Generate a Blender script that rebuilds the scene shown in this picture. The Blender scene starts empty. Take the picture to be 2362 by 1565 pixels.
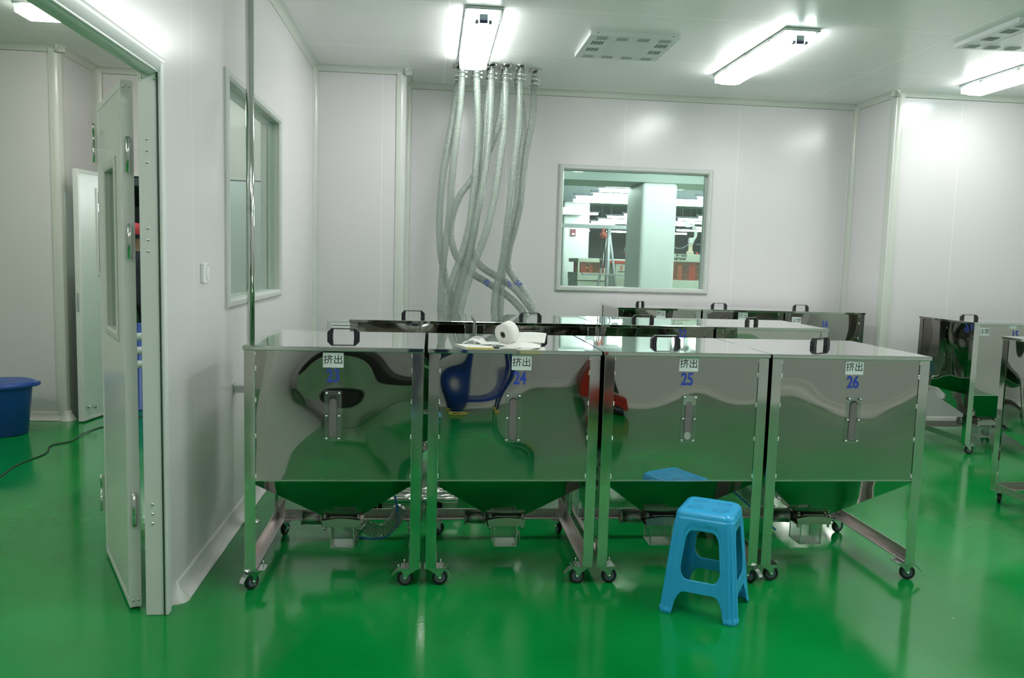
import bpy, bmesh, math, random
from mathutils import Vector, Matrix
random.seed(7)
S = bpy.context.scene
COL = S.collection
PI = math.pi

# ------------------------------------------------------------------ camera
F = Vector((0.10152289, 0.99003114, -0.09762914)); Rt = Vector((0.99467276, -0.0992541, 0.02783392)); Up = Vector((-0.01786635, 0.09993482, 0.99483357))
cd = bpy.data.cameras.new('camera'); cam = bpy.data.objects.new('camera', cd); COL.objects.link(cam)
cd.sensor_width = 36; cd.lens = 1855.2 / 2362 * 36; cd.clip_start = 0.02; cd.clip_end = 200
cam.matrix_world = Matrix(((Rt.x, Up.x, -F.x, 0), (Rt.y, Up.y, -F.y, 0), (Rt.z, Up.z, -F.z, 1.5), (0, 0, 0, 1)))
S.camera = cam

# ------------------------------------------------------------------ world, exposure, light levels
W = bpy.data.worlds.new('world'); S.world = W; W.use_nodes = True
W.node_tree.nodes['Background'].inputs[0].default_value = (0.5, 0.55, 0.55, 1)
W.node_tree.nodes['Background'].inputs[1].default_value = 0.02
S.view_settings.view_transform = 'Standard'; S.view_settings.look = 'None'
S.view_settings.exposure = 0.72; S.view_settings.gamma = 1.0
S.view_settings.use_curve_mapping = False
S.cycles.use_denoising = True
S.cycles.max_bounces = 10; S.cycles.diffuse_bounces = 5; S.cycles.glossy_bounces = 6
S.cycles.transmission_bounces = 6; S.cycles.transparent_max_bounces = 16
S.cycles.sample_clamp_indirect = 6.0
LAMP = 17.0        # emission of the clean room lamps
LAMP_SIDE = 16.0    # side room lamp
LAMP_HALL = 30.0

# ------------------------------------------------------------------ key dimensions (metres)
ZC = 3.177; XL = -1.067; XLO = -1.137; YA = 7.48; XC = -0.26; YB = 8.05; XR = 4.32; YR = 7.34; XE = 7.6; YF = -1.5
XS = -3.14; YS = 7.28; XW = -6.0
BW = 0.787; BD = 0.75; BH = 1.10

# ------------------------------------------------------------------ materials
def new_mat(name):
    m = bpy.data.materials.new(name); m.use_nodes = True
    return m, m.node_tree, m.node_tree.nodes['Principled BSDF']
def plain(name, col, rough=0.5, metal=0.0, spec=0.5, noise=0.0, nscale=30.0, **kw):
    m, nt, b = new_mat(name)
    b.inputs['Base Color'].default_value = (*col, 1); b.inputs['Roughness'].default_value = rough
    b.inputs['Metallic'].default_value = metal; b.inputs['Specular IOR Level'].default_value = spec
    for k, v in kw.items(): b.inputs[k.replace('_', ' ')].default_value = v
    if noise:
        tc = nt.nodes.new('ShaderNodeTexCoord'); n = nt.nodes.new('ShaderNodeTexNoise'); n.inputs['Scale'].default_value = nscale
        n.inputs['Detail'].default_value = 4
        r = nt.nodes.new('ShaderNodeMapRange'); r.inputs[3].default_value = max(0.01, rough - noise); r.inputs[4].default_value = rough + noise
        nt.links.new(tc.outputs['Object'], n.inputs['Vector']); nt.links.new(n.outputs['Fac'], r.inputs[0]); nt.links.new(r.outputs[0], b.inputs['Roughness'])
    return m
def add_bump(m, scale, dist, coord='Object', detail=1.0, rnd=False, stretch=None):
    nt = m.node_tree; b = nt.nodes['Principled BSDF']
    tc = nt.nodes.new('ShaderNodeTexCoord'); n = nt.nodes.new('ShaderNodeTexNoise'); bp = nt.nodes.new('ShaderNodeBump')
    n.inputs['Scale'].default_value = scale; n.inputs['Detail'].default_value = detail; n.inputs['Roughness'].default_value = 0.4
    bp.inputs['Distance'].default_value = dist; bp.inputs['Strength'].default_value = 1.0
    src = tc.outputs[coord]
    if stretch:
        mp = nt.nodes.new('ShaderNodeMapping'); mp.inputs['Scale'].default_value = stretch
        nt.links.new(src, mp.inputs['Vector']); src = mp.outputs[0]
    if rnd:
        oi = nt.nodes.new('ShaderNodeObjectInfo'); ml = nt.nodes.new('ShaderNodeVectorMath'); ml.operation = 'SCALE'
        cb = nt.nodes.new('ShaderNodeCombineXYZ')
        for i in range(3): nt.links.new(oi.outputs['Random'], cb.inputs[i])
        nt.links.new(cb.outputs[0], ml.inputs[0]); ml.inputs['Scale'].default_value = 37.0
        ad = nt.nodes.new('ShaderNodeVectorMath'); ad.operation = 'ADD'
        nt.links.new(src, ad.inputs[0]); nt.links.new(ml.outputs[0], ad.inputs[1]); src = ad.outputs[0]
    nt.links.new(src, n.inputs['Vector']); nt.links.new(n.outputs['Fac'], bp.inputs['Height']); nt.links.new(bp.outputs[0], b.inputs['Normal'])
    return m
def panel_mat(name, col, rough, axes, bright=1.18, seam=0.0028):
    """glossy sandwich panel with thin seams; axes = [(component, pitch, offset)]"""
    m, nt, b = new_mat(name)
    b.inputs['Roughness'].default_value = rough; b.inputs['Specular IOR Level'].default_value = 0.5
    g = nt.nodes.new('ShaderNodeNewGeometry'); sx = nt.nodes.new('ShaderNodeSeparateXYZ'); nt.links.new(g.outputs['Position'], sx.inputs[0])
    prev = None
    for comp, pitch, off in axes:
        a = nt.nodes.new('ShaderNodeMath'); a.operation = 'SUBTRACT'; nt.links.new(sx.outputs[comp], a.inputs[0]); a.inputs[1].default_value = off - pitch * 40
        d = nt.nodes.new('ShaderNodeMath'); d.operation = 'PINGPONG'; nt.links.new(a.outputs[0], d.inputs[0]); d.inputs[1].default_value = pitch
        # pingpong over 2*pitch: distance to multiples of pitch
        d.inputs[1].default_value = pitch / 2
        # ridge at 0 -> seam
        l = nt.nodes.new('ShaderNodeMath'); l.operation = 'LESS_THAN'; nt.links.new(d.outputs[0], l.inputs[0]); l.inputs[1].default_value = seam
        if prev is None: prev = l.outputs[0]
        else:
            mx = nt.nodes.new('ShaderNodeMath'); mx.operation = 'MAXIMUM'; nt.links.new(prev, mx.inputs[0]); nt.links.new(l.outputs[0], mx.inputs[1]); prev = mx.outputs[0]
    mix = nt.nodes.new('ShaderNodeMix'); mix.data_type = 'RGBA'
    mix.inputs[6].default_value = (*col, 1); mix.inputs[7].default_value = (*[min(0.95, c * bright) for c in col], 1)
    nt.links.new(prev, mix.inputs[0]); nt.links.new(mix.outputs[2], b.inputs['Base Color'])
    n = nt.nodes.new('ShaderNodeTexNoise'); n.inputs['Scale'].default_value = 1.3; n.inputs['Detail'].default_value = 1
    nt.links.new(g.outputs['Position'], n.inputs['Vector'])
    bp = nt.nodes.new('ShaderNodeBump'); bp.inputs['Distance'].default_value = 0.006; nt.links.new(n.outputs['Fac'], bp.inputs['Height']); nt.links.new(bp.outputs[0], b.inputs['Normal'])
    return m
def emit(name, col, s):
    m = bpy.data.materials.new(name); m.use_nodes = True; nt = m.node_tree; nt.nodes.clear()
    e = nt.nodes.new('ShaderNodeEmission'); o = nt.nodes.new('ShaderNodeOutputMaterial')
    e.inputs[0].default_value = (*col, 1); e.inputs[1].default_value = s; nt.links.new(e.outputs[0], o.inputs[0])
    return m

WC = (0.69, 0.675, 0.685)
M = {}
M['wall_x'] = panel_mat('white_wall_panel_x', WC, 0.22, [(0, 1.18, 1.90)])
M['wall_y'] = panel_mat('white_wall_panel_y', WC, 0.22, [(1, 1.18, 3.77)])
M['wall_r'] = panel_mat('white_wall_panel_r', WC, 0.22, [(0, 1.18, 4.98)])
M['ceiling'] = panel_mat('white_ceiling_panel', (0.82, 0.82, 0.82), 0.24, [(1, 1.21, 5.53), (0, 3.6, 3.69)], bright=1.3, seam=0.006)
M['trim'] = plain('aluminium_trim_cream', (0.60, 0.63, 0.58), 0.22)
M['frame'] = plain('frame_grey_white', (0.56, 0.59, 0.56), 0.25)
M['leaf'] = plain('door_leaf_grey', (0.70, 0.74, 0.71), 0.16)
M['leafedge'] = plain('door_edge_aluminium', (0.70, 0.73, 0.72), 0.3)
M['skirt'] = plain('skirting_white', (0.62, 0.63, 0.60), 0.3)

# green epoxy floor
m, nt, b = new_mat('green_epoxy_floor'); M['floor'] = m
tc = nt.nodes.new('ShaderNodeNewGeometry')
n1 = nt.nodes.new('ShaderNodeTexNoise'); n1.inputs['Scale'].default_value = 1.1; n1.inputs['Detail'].default_value = 4
cr = nt.nodes.new('ShaderNodeValToRGB'); cr.color_ramp.elements[0].color = (0.001, 0.195, 0.032, 1); cr.color_ramp.elements[1].color = (0.002, 0.262, 0.048, 1)
cr.color_ramp.elements[0].position = 0.35; cr.color_ramp.elements[1].position = 0.65
nt.links.new(tc.outputs['Position'], n1.inputs['Vector']); nt.links.new(n1.outputs['Fac'], cr.inputs[0])
vo = nt.nodes.new('ShaderNodeTexVoronoi'); vo.inputs['Scale'].default_value = 5.0; nt.links.new(tc.outputs['Position'], vo.inputs['Vector'])
lt = nt.nodes.new('ShaderNodeMath'); lt.operation = 'LESS_THAN'; lt.inputs[1].default_value = 0.014; nt.links.new(vo.outputs['Distance'], lt.inputs[0])
mx = nt.nodes.new('ShaderNodeMix'); mx.data_type = 'RGBA'; mx.inputs[7].default_value = (0.55, 0.62, 0.5, 1)
nt.links.new(lt.outputs[0], mx.inputs[0]); nt.links.new(cr.outputs[0], mx.inputs[6]); nt.links.new(mx.outputs[2], b.inputs['Base Color'])
n2 = nt.nodes.new('ShaderNodeTexNoise'); n2.inputs['Scale'].default_value = 2.2; n2.inputs['Detail'].default_value = 5
nt.links.new(tc.outputs['Position'], n2.inputs['Vector'])
mr = nt.nodes.new('ShaderNodeMapRange'); mr.inputs[1].default_value = 0.3; mr.inputs[2].default_value = 0.7; mr.inputs[3].default_value = 0.08; mr.inputs[4].default_value = 0.17
nt.links.new(n2.outputs['Fac'], mr.inputs[0]); nt.links.new(mr.outputs[0], b.inputs['Roughness'])
n3 = nt.nodes.new('ShaderNodeTexNoise'); n3.inputs['Scale'].default_value = 70; n3.inputs['Detail'].default_value = 2
nt.links.new(tc.outputs['Position'], n3.inputs['Vector'])
bp = nt.nodes.new('ShaderNodeBump'); bp.inputs['Distance'].default_value = 0.0006; bp.inputs['Strength'].default_value = 0.5
nt.links.new(n3.outputs['Fac'], bp.inputs['Height']); nt.links.new(bp.outputs[0], b.inputs['Normal'])
b.inputs['Specular IOR Level'].default_value = 0.40

M['mirror'] = add_bump(plain('mirror_stainless', (0.52, 0.51, 0.48), 0.022, 1.0), 2.6, 0.011, rnd=True, detail=0.0)
M['mirror_wavy_lit'] = add_bump(plain('wavy_lit_mirror_stainless', (0.74, 0.73, 0.69), 0.05, 1.0), 3.4, 0.03, rnd=True, detail=0.0)  # same steel, paler: second row's brighter light put into the base colour
M['mirror_dented'] = add_bump(plain('dented_mirror_stainless', (0.52, 0.51, 0.48), 0.022, 1.0), 2.9, 0.016, rnd=True, detail=0.0)
M['hopper'] = add_bump(plain('hopper_stainless', (0.50, 0.52, 0.49), 0.07, 1.0), 3.0, 0.02, rnd=True)
M['lid'] = add_bump(plain('lid_stainless', (0.74, 0.75, 0.73), 0.035, 1.0), 1.6, 0.0022, rnd=True, detail=0.0)
M['leg'] = add_bump(plain('leg_stainless', (0.74, 0.73, 0.71), 0.08, 1.0), 4.0, 0.003, rnd=True)
M['rail'] = plain('dull_stainless_angle', (0.60, 0.54, 0.53), 0.38, 1.0, noise=0.1)
M['zinc'] = plain('zinc_plated', (0.66, 0.69, 0.68), 0.2, 1.0, noise=0.08, nscale=60)
M['polished'] = plain('polished_tube', (0.70, 0.70, 0.68), 0.07, 1.0)
M['weld'] = plain('weld_bead', (0.75, 0.74, 0.72), 0.3, 1.0)
M['black'] = plain('black_plastic', (0.012, 0.012, 0.016), 0.3)
M['rubber'] = plain('black_rubber', (0.010, 0.010, 0.014), 0.35)
M['hub'] = plain('grey_hub', (0.13, 0.15, 0.19), 0.35)
M['sticker'] = plain('sticker_white', (0.74, 0.80, 0.80), 0.4)
M['ink'] = plain('black_ink', (0.01, 0.012, 0.012), 0.6)
M['bluenum'] = plain('blue_paint_number', (0.035, 0.07, 0.46), 0.45)
M['paper'] = plain('white_paper', (0.82, 0.82, 0.78), 0.7)
M['paperb'] = plain('backing_yellow', (0.62, 0.52, 0.14), 0.6)
M['white_pl'] = plain('white_plastic', (0.78, 0.80, 0.80), 0.3)
M['ventw'] = plain('vent_white_enamel', (0.66, 0.70, 0.70), 0.35)
M['ventd'] = plain('vent_slot_dark', (0.03, 0.045, 0.05), 0.6)
M['ventg'] = plain('vent_grille_grey', (0.42, 0.47, 0.46), 0.6)
M['lamp'] = emit('lamp_diffuser_light', (0.985, 1.0, 0.985), LAMP)
M['lamp_side'] = emit('side_lamp_light', (1.0, 0.98, 0.90), LAMP_SIDE)
M['lamp_hall'] = emit('hall_tube_light', (0.90, 1.0, 0.97), LAMP_HALL)
M['tray'] = plain('lamp_tray_steel', (0.45, 0.50, 0.48), 0.2, 0.9)
M['stool'] = plain('sky_blue_plastic', (0.03, 0.42, 0.80), 0.26, 0, 0.5, Subsurface_Weight=0.0)
M['blueb'] = plain('royal_blue_plastic', (0.015, 0.075, 0.36), 0.35)
M['bluec'] = plain('blue_air_tube', (0.015, 0.20, 0.75), 0.35)
M['cable'] = plain('dark_cable', (0.02, 0.028, 0.026), 0.45)
M['stripe_w'] = plain('pale_stripe', (0.65, 0.72, 0.72), 0.4)
M['pellet'] = add_bump(plain('brown_grey_pellets', (0.24, 0.19, 0.20), 0.8), 260, 0.004)
M['palep'] = add_bump(plain('pale_pellets', (0.55, 0.56, 0.48), 0.8), 260, 0.004)
M['dark'] = plain('dark_void', (0.01, 0.01, 0.012), 0.5)
M['darkgap'] = plain('dark_gasket', (0.02, 0.06, 0.045), 0.5)

def clear_mat(name, col, alpha, rough=0.08, spec=0.5, metal=0.0):
    m = plain(name, col, rough, metal, spec); b = m.node_tree.nodes['Principled BSDF']; b.inputs['Alpha'].default_value = alpha
    return m
def glass(name, tint, haze=0.0, hazecol=(0.7, 0.8, 0.75), refl=1.0):
    m = bpy.data.materials.new(name); m.use_nodes = True; nt = m.node_tree; nt.nodes.clear()
    o = nt.nodes.new('ShaderNodeOutputMaterial'); t = nt.nodes.new('ShaderNodeBsdfTransparent'); t.inputs[0].default_value = (*tint, 1)
    g = nt.nodes.new('ShaderNodeBsdfGlossy'); g.inputs['Roughness'].default_value = 0.015
    f = nt.nodes.new('ShaderNodeLayerWeight'); f.inputs[0].default_value = 0.5
    pw = nt.nodes.new('ShaderNodeMath'); pw.operation = 'POWER'; pw.inputs[1].default_value = 5.0; nt.links.new(f.outputs['Facing'], pw.inputs[0])
    k = nt.nodes.new('ShaderNodeMath'); k.operation = 'MULTIPLY_ADD'; k.inputs[1].default_value = 0.45 * refl; k.inputs[2].default_value = 0.035 * refl; nt.links.new(pw.outputs[0], k.inputs[0])
    x = nt.nodes.new('ShaderNodeMixShader'); nt.links.new(k.outputs[0], x.inputs[0]); nt.links.new(t.outputs[0], x.inputs[1]); nt.links.new(g.outputs[0], x.inputs[2])
    last = x
    if haze:
        d = nt.nodes.new('ShaderNodeBsdfDiffuse'); d.inputs[0].default_value = (*hazecol, 1)
        y = nt.nodes.new('ShaderNodeMixShader'); y.inputs[0].default_value = haze; nt.links.new(x.outputs[0], y.inputs[1]); nt.links.new(d.outputs[0], y.inputs[2]); last = y
    nt.links.new(last.outputs[0], o.inputs[0]); return m
M['pane'] = glass('window_glass', (0.90, 0.97, 0.93), 0.02)
M['pane_dirty'] = glass('smudged_window_glass', (0.90, 0.98, 0.95), 0.05)
M['acrylic'] = glass('clear_acrylic', (0.92, 0.95, 0.94), 0.05, (0.7, 0.75, 0.72), 1.6)
M['hose_clear'] = clear_mat('clear_hose_wall', (0.31, 0.38, 0.33), 0.36, 0.10)
M['hose_rib'] = clear_mat('hose_spiral_rib', (0.20, 0.25, 0.21), 0.72, 0.2)
M['amber'] = glass('amber_window', (0.95, 0.62, 0.22), 0.04)

# perforated sleeve
m, nt, b = new_mat('perforated_steel_sleeve'); M['perf'] = m
b.inputs['Metallic'].default_value = 1; b.inputs['Roughness'].default_value = 0.35
tc = nt.nodes.new('ShaderNodeTexCoord'); mp = nt.nodes.new('ShaderNodeMapping'); mp.inputs['Scale'].default_value = (150, 150, 150)
vo = nt.nodes.new('ShaderNodeTexVoronoi'); vo.inputs['Randomness'].default_value = 0.0; vo.inputs['Scale'].default_value = 1.0
cr = nt.nodes.new('ShaderNodeValToRGB'); cr.color_ramp.elements[0].position = 0.28; cr.color_ramp.elements[0].color = (0.03, 0.03, 0.03, 1); cr.color_ramp.elements[1].position = 0.36; cr.color_ramp.elements[1].color = (0.50, 0.48, 0.46, 1)
nt.links.new(tc.outputs['Object'], mp.inputs[0]); nt.links.new(mp.outputs[0], vo.inputs['Vector']); nt.links.new(vo.outputs['Distance'], cr.inputs[0]); nt.links.new(cr.outputs[0], b.inputs['Base Color'])

# ------------------------------------------------------------------ mesh helpers
class MB:
    def __init__(s): s.v = []; s.f = []; s.m = []; s.sm = []
    def add(s, vs, fs, mi=0, smooth=False):
        o = len(s.v); s.v += [tuple(p) for p in vs]
        for f in fs: s.f.append(tuple(i + o for i in f)); s.m.append(mi); s.sm.append(smooth)
        return s
    def box(s, x0, x1, y0, y1, z0, z1, mi=0):
        vs = [(x, y, z) for z in (z0, z1) for y in (y0, y1) for x in (x0, x1)]
        return s.add(vs, [(0, 2, 3, 1), (4, 5, 7, 6), (0, 1, 5, 4), (2, 6, 7, 3), (0, 4, 6, 2), (1, 3, 7, 5)], mi)
    def obox(s, c, ux, uy, uz, mi=0):
        c = Vector(c); ux, uy, uz = Vector(ux), Vector(uy), Vector(uz)
        vs = [c + ux * a + uy * b_ + uz * d for d in (-1, 1) for b_ in (-1, 1) for a in (-1, 1)]
        return s.add(vs, [(0, 2, 3, 1), (4, 5, 7, 6), (0, 1, 5, 4), (2, 6, 7, 3), (0, 4, 6, 2), (1, 3, 7, 5)], mi)
    def prism(s, poly, axis, a, b_, mi=0, smooth=False):
        """poly: list of 2D points; axis 'x' -> (y,z), 'y' -> (x,z), 'z' -> (x,y)"""
        def P(p, t): return {'x': (t, p[0], p[1]), 'y': (p[0], t, p[1]), 'z': (p[0], p[1], t)}[axis]
        n = len(poly); o = [P(p, a) for p in poly] + [P(p, b_) for p in poly]
        s.add(o, [(i, (i + 1) % n, n + (i + 1) % n, n + i) for i in range(n)], mi, smooth)
        s.add(o, [tuple(range(n)), tuple(range(2 * n - 1, n - 1, -1))], mi)
        return s
    def lathe(s, prof, c=(0, 0, 0), axis='z', n=24, mi=0, smooth=True, mf=None):
        vs = []; fs = []
        for (r, h) in prof:
            for k in range(n):
                a = 2 * PI * k / n; x, y = r * math.cos(a), r * math.sin(a)
                p = {'z': (x, y, h), 'x': (h, x, y), 'y': (x, h, y)}[axis]
                vs.append((p[0] + c[0], p[1] + c[1], p[2] + c[2]))
        o = len(s.v); s.v += vs
        for j in range(len(prof) - 1):
            for k in range(n):
                s.f.append((o + j * n + k, o + j * n + (k + 1) % n, o + (j + 1) * n + (k + 1) % n, o + (j + 1) * n + k))
                s.m.append(mf(j) if mf else mi); s.sm.append(smooth)
        return s
    def tube(s, path, r, n=10, mi=0, closed=False, cap=True, mf=None, rf=None):
        P = [Vector(p) for p in path]; N = len(P)
        T = [(P[min(i + 1, N - 1)] - P[max(i - 1, 0)]).normalized() for i in range(N)]
        up = Vector((0, 0, 1)) if abs(T[0].z) < 0.9 else Vector((0, 1, 0))
        u = T[0].cross(up).normalized(); o = len(s.v)
        for i in range(N):
            u = (u - T[i] * u.dot(T[i])).normalized(); w = T[i].cross(u); ri = rf(i) if rf else r
            for k in range(n):
                a = 2 * PI * k / n; s.v.append(tuple(P[i] + (u * math.cos(a) + w * math.sin(a)) * ri))
        for i in range(N - 1):
            for k in range(n):
                s.f.append((o + i * n + k, o + i * n + (k + 1) % n, o + (i + 1) * n + (k + 1) % n, o + (i + 1) * n + k)); s.m.append(mf(i) if mf else mi); s.sm.append(True)
        if cap:
            s.f.append(tuple(o + k for k in range(n))[::-1]); s.m.append(mi); s.sm.append(False)
            s.f.append(tuple(o + (N - 1) * n + k for k in range(n))); s.m.append(mi); s.sm.append(False)
        return s
    def build(s, name, mats, parent=None, bevel=0, seg=2, loc=None, rot=None):
        me = bpy.data.meshes.new(name); me.from_pydata(s.v, [], s.f)
        if not isinstance(mats, (list, tuple)): mats = [mats]
        for mm in mats: me.materials.append(M[mm] if isinstance(mm, str) else mm)
        me.polygons.foreach_set('material_index', s.m); me.polygons.foreach_set('use_smooth', s.sm)
        bm = bmesh.new(); bm.from_mesh(me); bmesh.ops.recalc_face_normals(bm, faces=bm.faces); bm.to_mesh(me); bm.free()
        me.update()
        o = bpy.data.objects.new(name, me); COL.objects.link(o)
        if parent: o.parent = parent
        if loc: o.location = loc
        if rot: o.rotation_euler = rot
        if bevel:
            bv = o.modifiers.new('bevel', 'BEVEL'); bv.width = bevel; bv.segments = seg; bv.limit_method = 'ANGLE'; bv.angle_limit = 0.7
        return o
def tag(o, label=None, cat=None, group=None, kind=None):
    if label: o['label'] = label
    if cat: o['category'] = cat
    if group: o['group'] = group
    if kind: o['kind'] = kind
    return o
def empty(name, loc=(0, 0, 0), rz=0):
    o = bpy.data.objects.new(name, None); COL.objects.link(o); o.location = loc; o.rotation_euler = (0, 0, rz); o.empty_display_size = 0.1
    return o
def struct(mb, name, mats, parent=None, bevel=0, label=None):
    o = mb.build(name, mats, parent, bevel)
    if not parent: o['kind'] = 'structure'
    if label: o['label'] = label
    return o
def kids(o): return [c for c in bpy.data.objects if c.parent == o]
def copy_tree(o, parent=None, skip=()):
    c = o.copy(); COL.objects.link(c)
    if parent is not None: c.parent = parent
    for ch in kids(o):
        if ch.name.split('.')[0] in skip: continue
        copy_tree(ch, c, skip)
    return c
def smooth_path(pts, step):
    P = [Vector(p) for p in pts]; out = []
    Q = [P[0] * 2 - P[1]] + P + [P[-1] * 2 - P[-2]]
    for i in range(1, len(Q) - 2):
        a, b_, c, d = Q[i - 1], Q[i], Q[i + 1], Q[i + 2]
        n = max(1, int((c - b_).length / step))
        for k in range(n):
            t = k / n
            out.append(0.5 * ((2 * b_) + (c - a) * t + (2 * a - 5 * b_ + 4 * c - d) * t * t + (3 * b_ - a - 3 * c + d) * t ** 3))
    out.append(P[-1]); return out
def text_mesh(txt, size, name, mat, parent=None, loc=(0, 0, 0), rot=(0, 0, 0), sx=1.0, bold=0.0, ext=0.0006):
    cu = bpy.data.curves.new(name, 'FONT'); cu.body = txt; cu.size = 1.0; cu.align_x = 'CENTER'; cu.align_y = 'CENTER'
    cu.offset = bold / size; cu.extrude = ext / size; cu.resolution_u = 6
    t = bpy.data.objects.new(name + '_curve', cu); COL.objects.link(t)
    dg = bpy.context.evaluated_depsgraph_get(); dg.update()
    me = bpy.data.meshes.new_from_object(t.evaluated_get(dg)); bpy.data.objects.remove(t); bpy.data.curves.remove(cu)
    me.name = name
    for v in me.vertices: v.co.x *= sx * size; v.co.y *= size; v.co.z *= size
    me.materials.clear(); me.materials.append(M[mat])
    o = bpy.data.objects.new(name, me); COL.objects.link(o)
    if parent: o.parent = parent
    o.location = loc; o.rotation_euler = rot
    return o

# ================================================================== ROOM
struct(MB().box(-14.5, 16, YF - 0.12, 46, -0.12, 0), 'floor', 'floor')
struct(MB().box(XW - 0.12, XE + 0.12, YF - 0.12, YB + 0.12, ZC, ZC + 0.12), 'ceiling', 'ceiling')

# left partition with door opening y 1.75..3.35 and window
DY0, DY1, DZ = 1.75, 3.346, 2.219
LY1, LY2, LZ1, LZ2 = 4.37, 5.80, 1.245, 2.396     # clear opening of the left window
w = MB()
w.box(XLO, XL, YF, DY0, 0, ZC); w.box(XLO, XL, DY0, DY1, DZ, ZC)
w.box(XLO, XL, DY1, LY1, 0, ZC); w.box(XLO, XL, LY2, YA + 0.3, 0, ZC); w.box(XLO, XL, LY1, LY2, 0, LZ1); w.box(XLO, XL, LY1, LY2, LZ2, ZC)
struct(w, 'wall_left', 'wall_y')
struct(MB().box(XLO, XC, YA, YB, 0, ZC), 'wall_back_left', 'wall_x')
# back wall with the window (clear opening) and the side-room doorway
BX1, BX2, BZ1, BZ2 = 1.292, 2.785, 1.245, 2.422
w = MB()
w.box(XC - 0.3, BX1, YB, YB + 0.12, 0, ZC); w.box(BX2, XE, YB, YB + 0.12, 0, ZC)
w.box(BX1, BX2, YB, YB + 0.12, 0, BZ1); w.box(BX1, BX2, YB, YB + 0.12, BZ2, ZC)
struct(w, 'wall_back', 'wall_x')
w = MB(); SX0, SX1, SZ = -2.86, -1.58, 2.19
w.box(XW, SX0, YB, YB + 0.12, 0, ZC); w.box(SX1, XLO, YB, YB + 0.12, 0, ZC); w.box(SX0, SX1, YB, YB + 0.12, SZ, ZC)
w.box(XLO - 0.02, XC - 0.3, YB, YB + 0.12, 0, ZC)
struct(w, 'wall_side_room_back', 'wall_x')
struct(MB().box(XW, XS, YS, YB, 0, ZC), 'wall_side_room_column', 'wall_x')
struct(MB().box(XR, XE + 0.1, YR, YB, 0, ZC), 'wall_back_right', 'wall_r')
struct(MB().box(XE, XE + 0.12, YF, YR, 0, ZC), 'wall_right', 'wall_y')
struct(MB().box(XW, XE, YF - 0.12, YF, 0, ZC), 'wall_front', 'wall_x')
struct(MB().box(XW - 0.12, XW, YF, YB, 0, ZC), 'wall_side_room_left', 'wall_y')

# coves (concave quarter profile) and corner posts
def cove_poly(px, pz, sx, sz, r=0.055, n=7):
    """concave fillet in the corner (px,pz); sx,sz directions pointing into the room"""
    pts = [(px, pz), (px + sx * r, pz)]
    for k in range(1, n):
        a = (PI / 2) * k / n
        pts.append((px + sx * (r - r * math.sin(a)), pz + sz * (r - r * math.cos(a))))
    pts.append((px, pz + sz * r)); return pts
tn = [0]
def trim(mb):
    tn[0] += 1; return struct(mb, 'trim_%d' % tn[0], 'trim')
E_ = 0.0015
trim(MB().prism(cove_poly(XL, ZC, 1, -1), 'y', YF, YA, smooth=True))
trim(MB().prism(cove_poly(YA, ZC, -1, -1), 'x', XL, XC + 0.06, smooth=True))
trim(MB().prism(cove_poly(XC, ZC, 1, -1), 'y', YA - 0.05, YB, smooth=True))
trim(MB().prism(cove_poly(YB, ZC, -1, -1), 'x', XC, XR, smooth=True))
trim(MB().prism(cove_poly(XR, ZC, -1, -1), 'y', YR - 0.05, YB, smooth=True))
trim(MB().prism(cove_poly(YR, ZC, -1, -1), 'x', XR - 0.06, XE, smooth=True))
trim(MB().prism(cove_poly(XL, YA, 1, -1, 0.045), 'z', 0.09, ZC, smooth=True))
trim(MB().prism(cove_poly(XC, YB, 1, -1, 0.045), 'z', 0.09, ZC, smooth=True))
trim(MB().prism(cove_poly(XR, YB, -1, -1, 0.045), 'z', 0.09, ZC, smooth=True))
def post(cx, cy, sx, ext=(0, ZC)):
    """rounded outer corner post, proud of both faces"""
    r = 0.055; pts = []
    d = 0.012
    x0 = cx + sx * d; y0 = cy - d
    for k in range(9):
        a = (PI / 2) * k / 8
        pts.append((x0 - sx * r + sx * r * math.sin(a), y0 + r - r * math.cos(a)))
    pts += [(x0, cy + 0.075), (cx - sx * 0.001, cy + 0.075), (cx - sx * 0.001, cy + 0.001), (cx - sx * 0.075, cy + 0.001), (cx - sx * 0.075, y0)]
    trim(MB().prism(pts, 'z', ext[0], ext[1], smooth=False))
post(XC, YA, 1); post(XR, YR, -1); post(XS, YS, 1)
trim(MB().prism(cove_poly(YS, ZC, -1, -1), 'x', XW, XS + 0.06, smooth=True))
trim(MB().prism(cove_poly(XS, ZC, 1, -1), 'y', YS - 0.05, YB, smooth=True))
trim(MB().prism(cove_poly(YB, ZC, -1, -1), 'x', XS, XLO, smooth=True))
trim(MB().prism(cove_poly(XS, YB, 1, -1, 0.06), 'z', 0.0, ZC, smooth=True))
# skirting coves
def skirt_poly(px, sx, h=0.085, r=0.055):
    pts = [(px, 0), (px + sx * r, 0), (px + sx * r, 0.006)]
    for k in range(1, 8):
        a = (PI / 2) * k / 8
        pts.append((px + sx * (r - (r - 0.006) * math.sin(a)), 0.006 + (h - 0.012) * (1 - math.cos(a))))
    pts += [(px + sx * 0.005, h), (px, h)]; return pts
struct(MB().prism(skirt_poly(XL, 1), 'y', 3.47, YA, smooth=True).lathe([(0.055, 0), (0.05, 0.012), (0.03, 0.035), (0.012, 0.06), (0.005, 0.085), (0, 0.085)], (XL, 3.47, 0), 'z', 24), 'baseboard_left', 'skirt')
struct(MB().prism(skirt_poly(YA, -1), 'x', XL, XC, smooth=True), 'baseboard_back_left', 'skirt')
struct(MB().prism(skirt_poly(YB, -1), 'x', XC, XR, smooth=True), 'baseboard_back', 'skirt')
struct(MB().prism(skirt_poly(YR, -1), 'x', XR, XE, smooth=True), 'baseboard_back_right', 'skirt')
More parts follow.
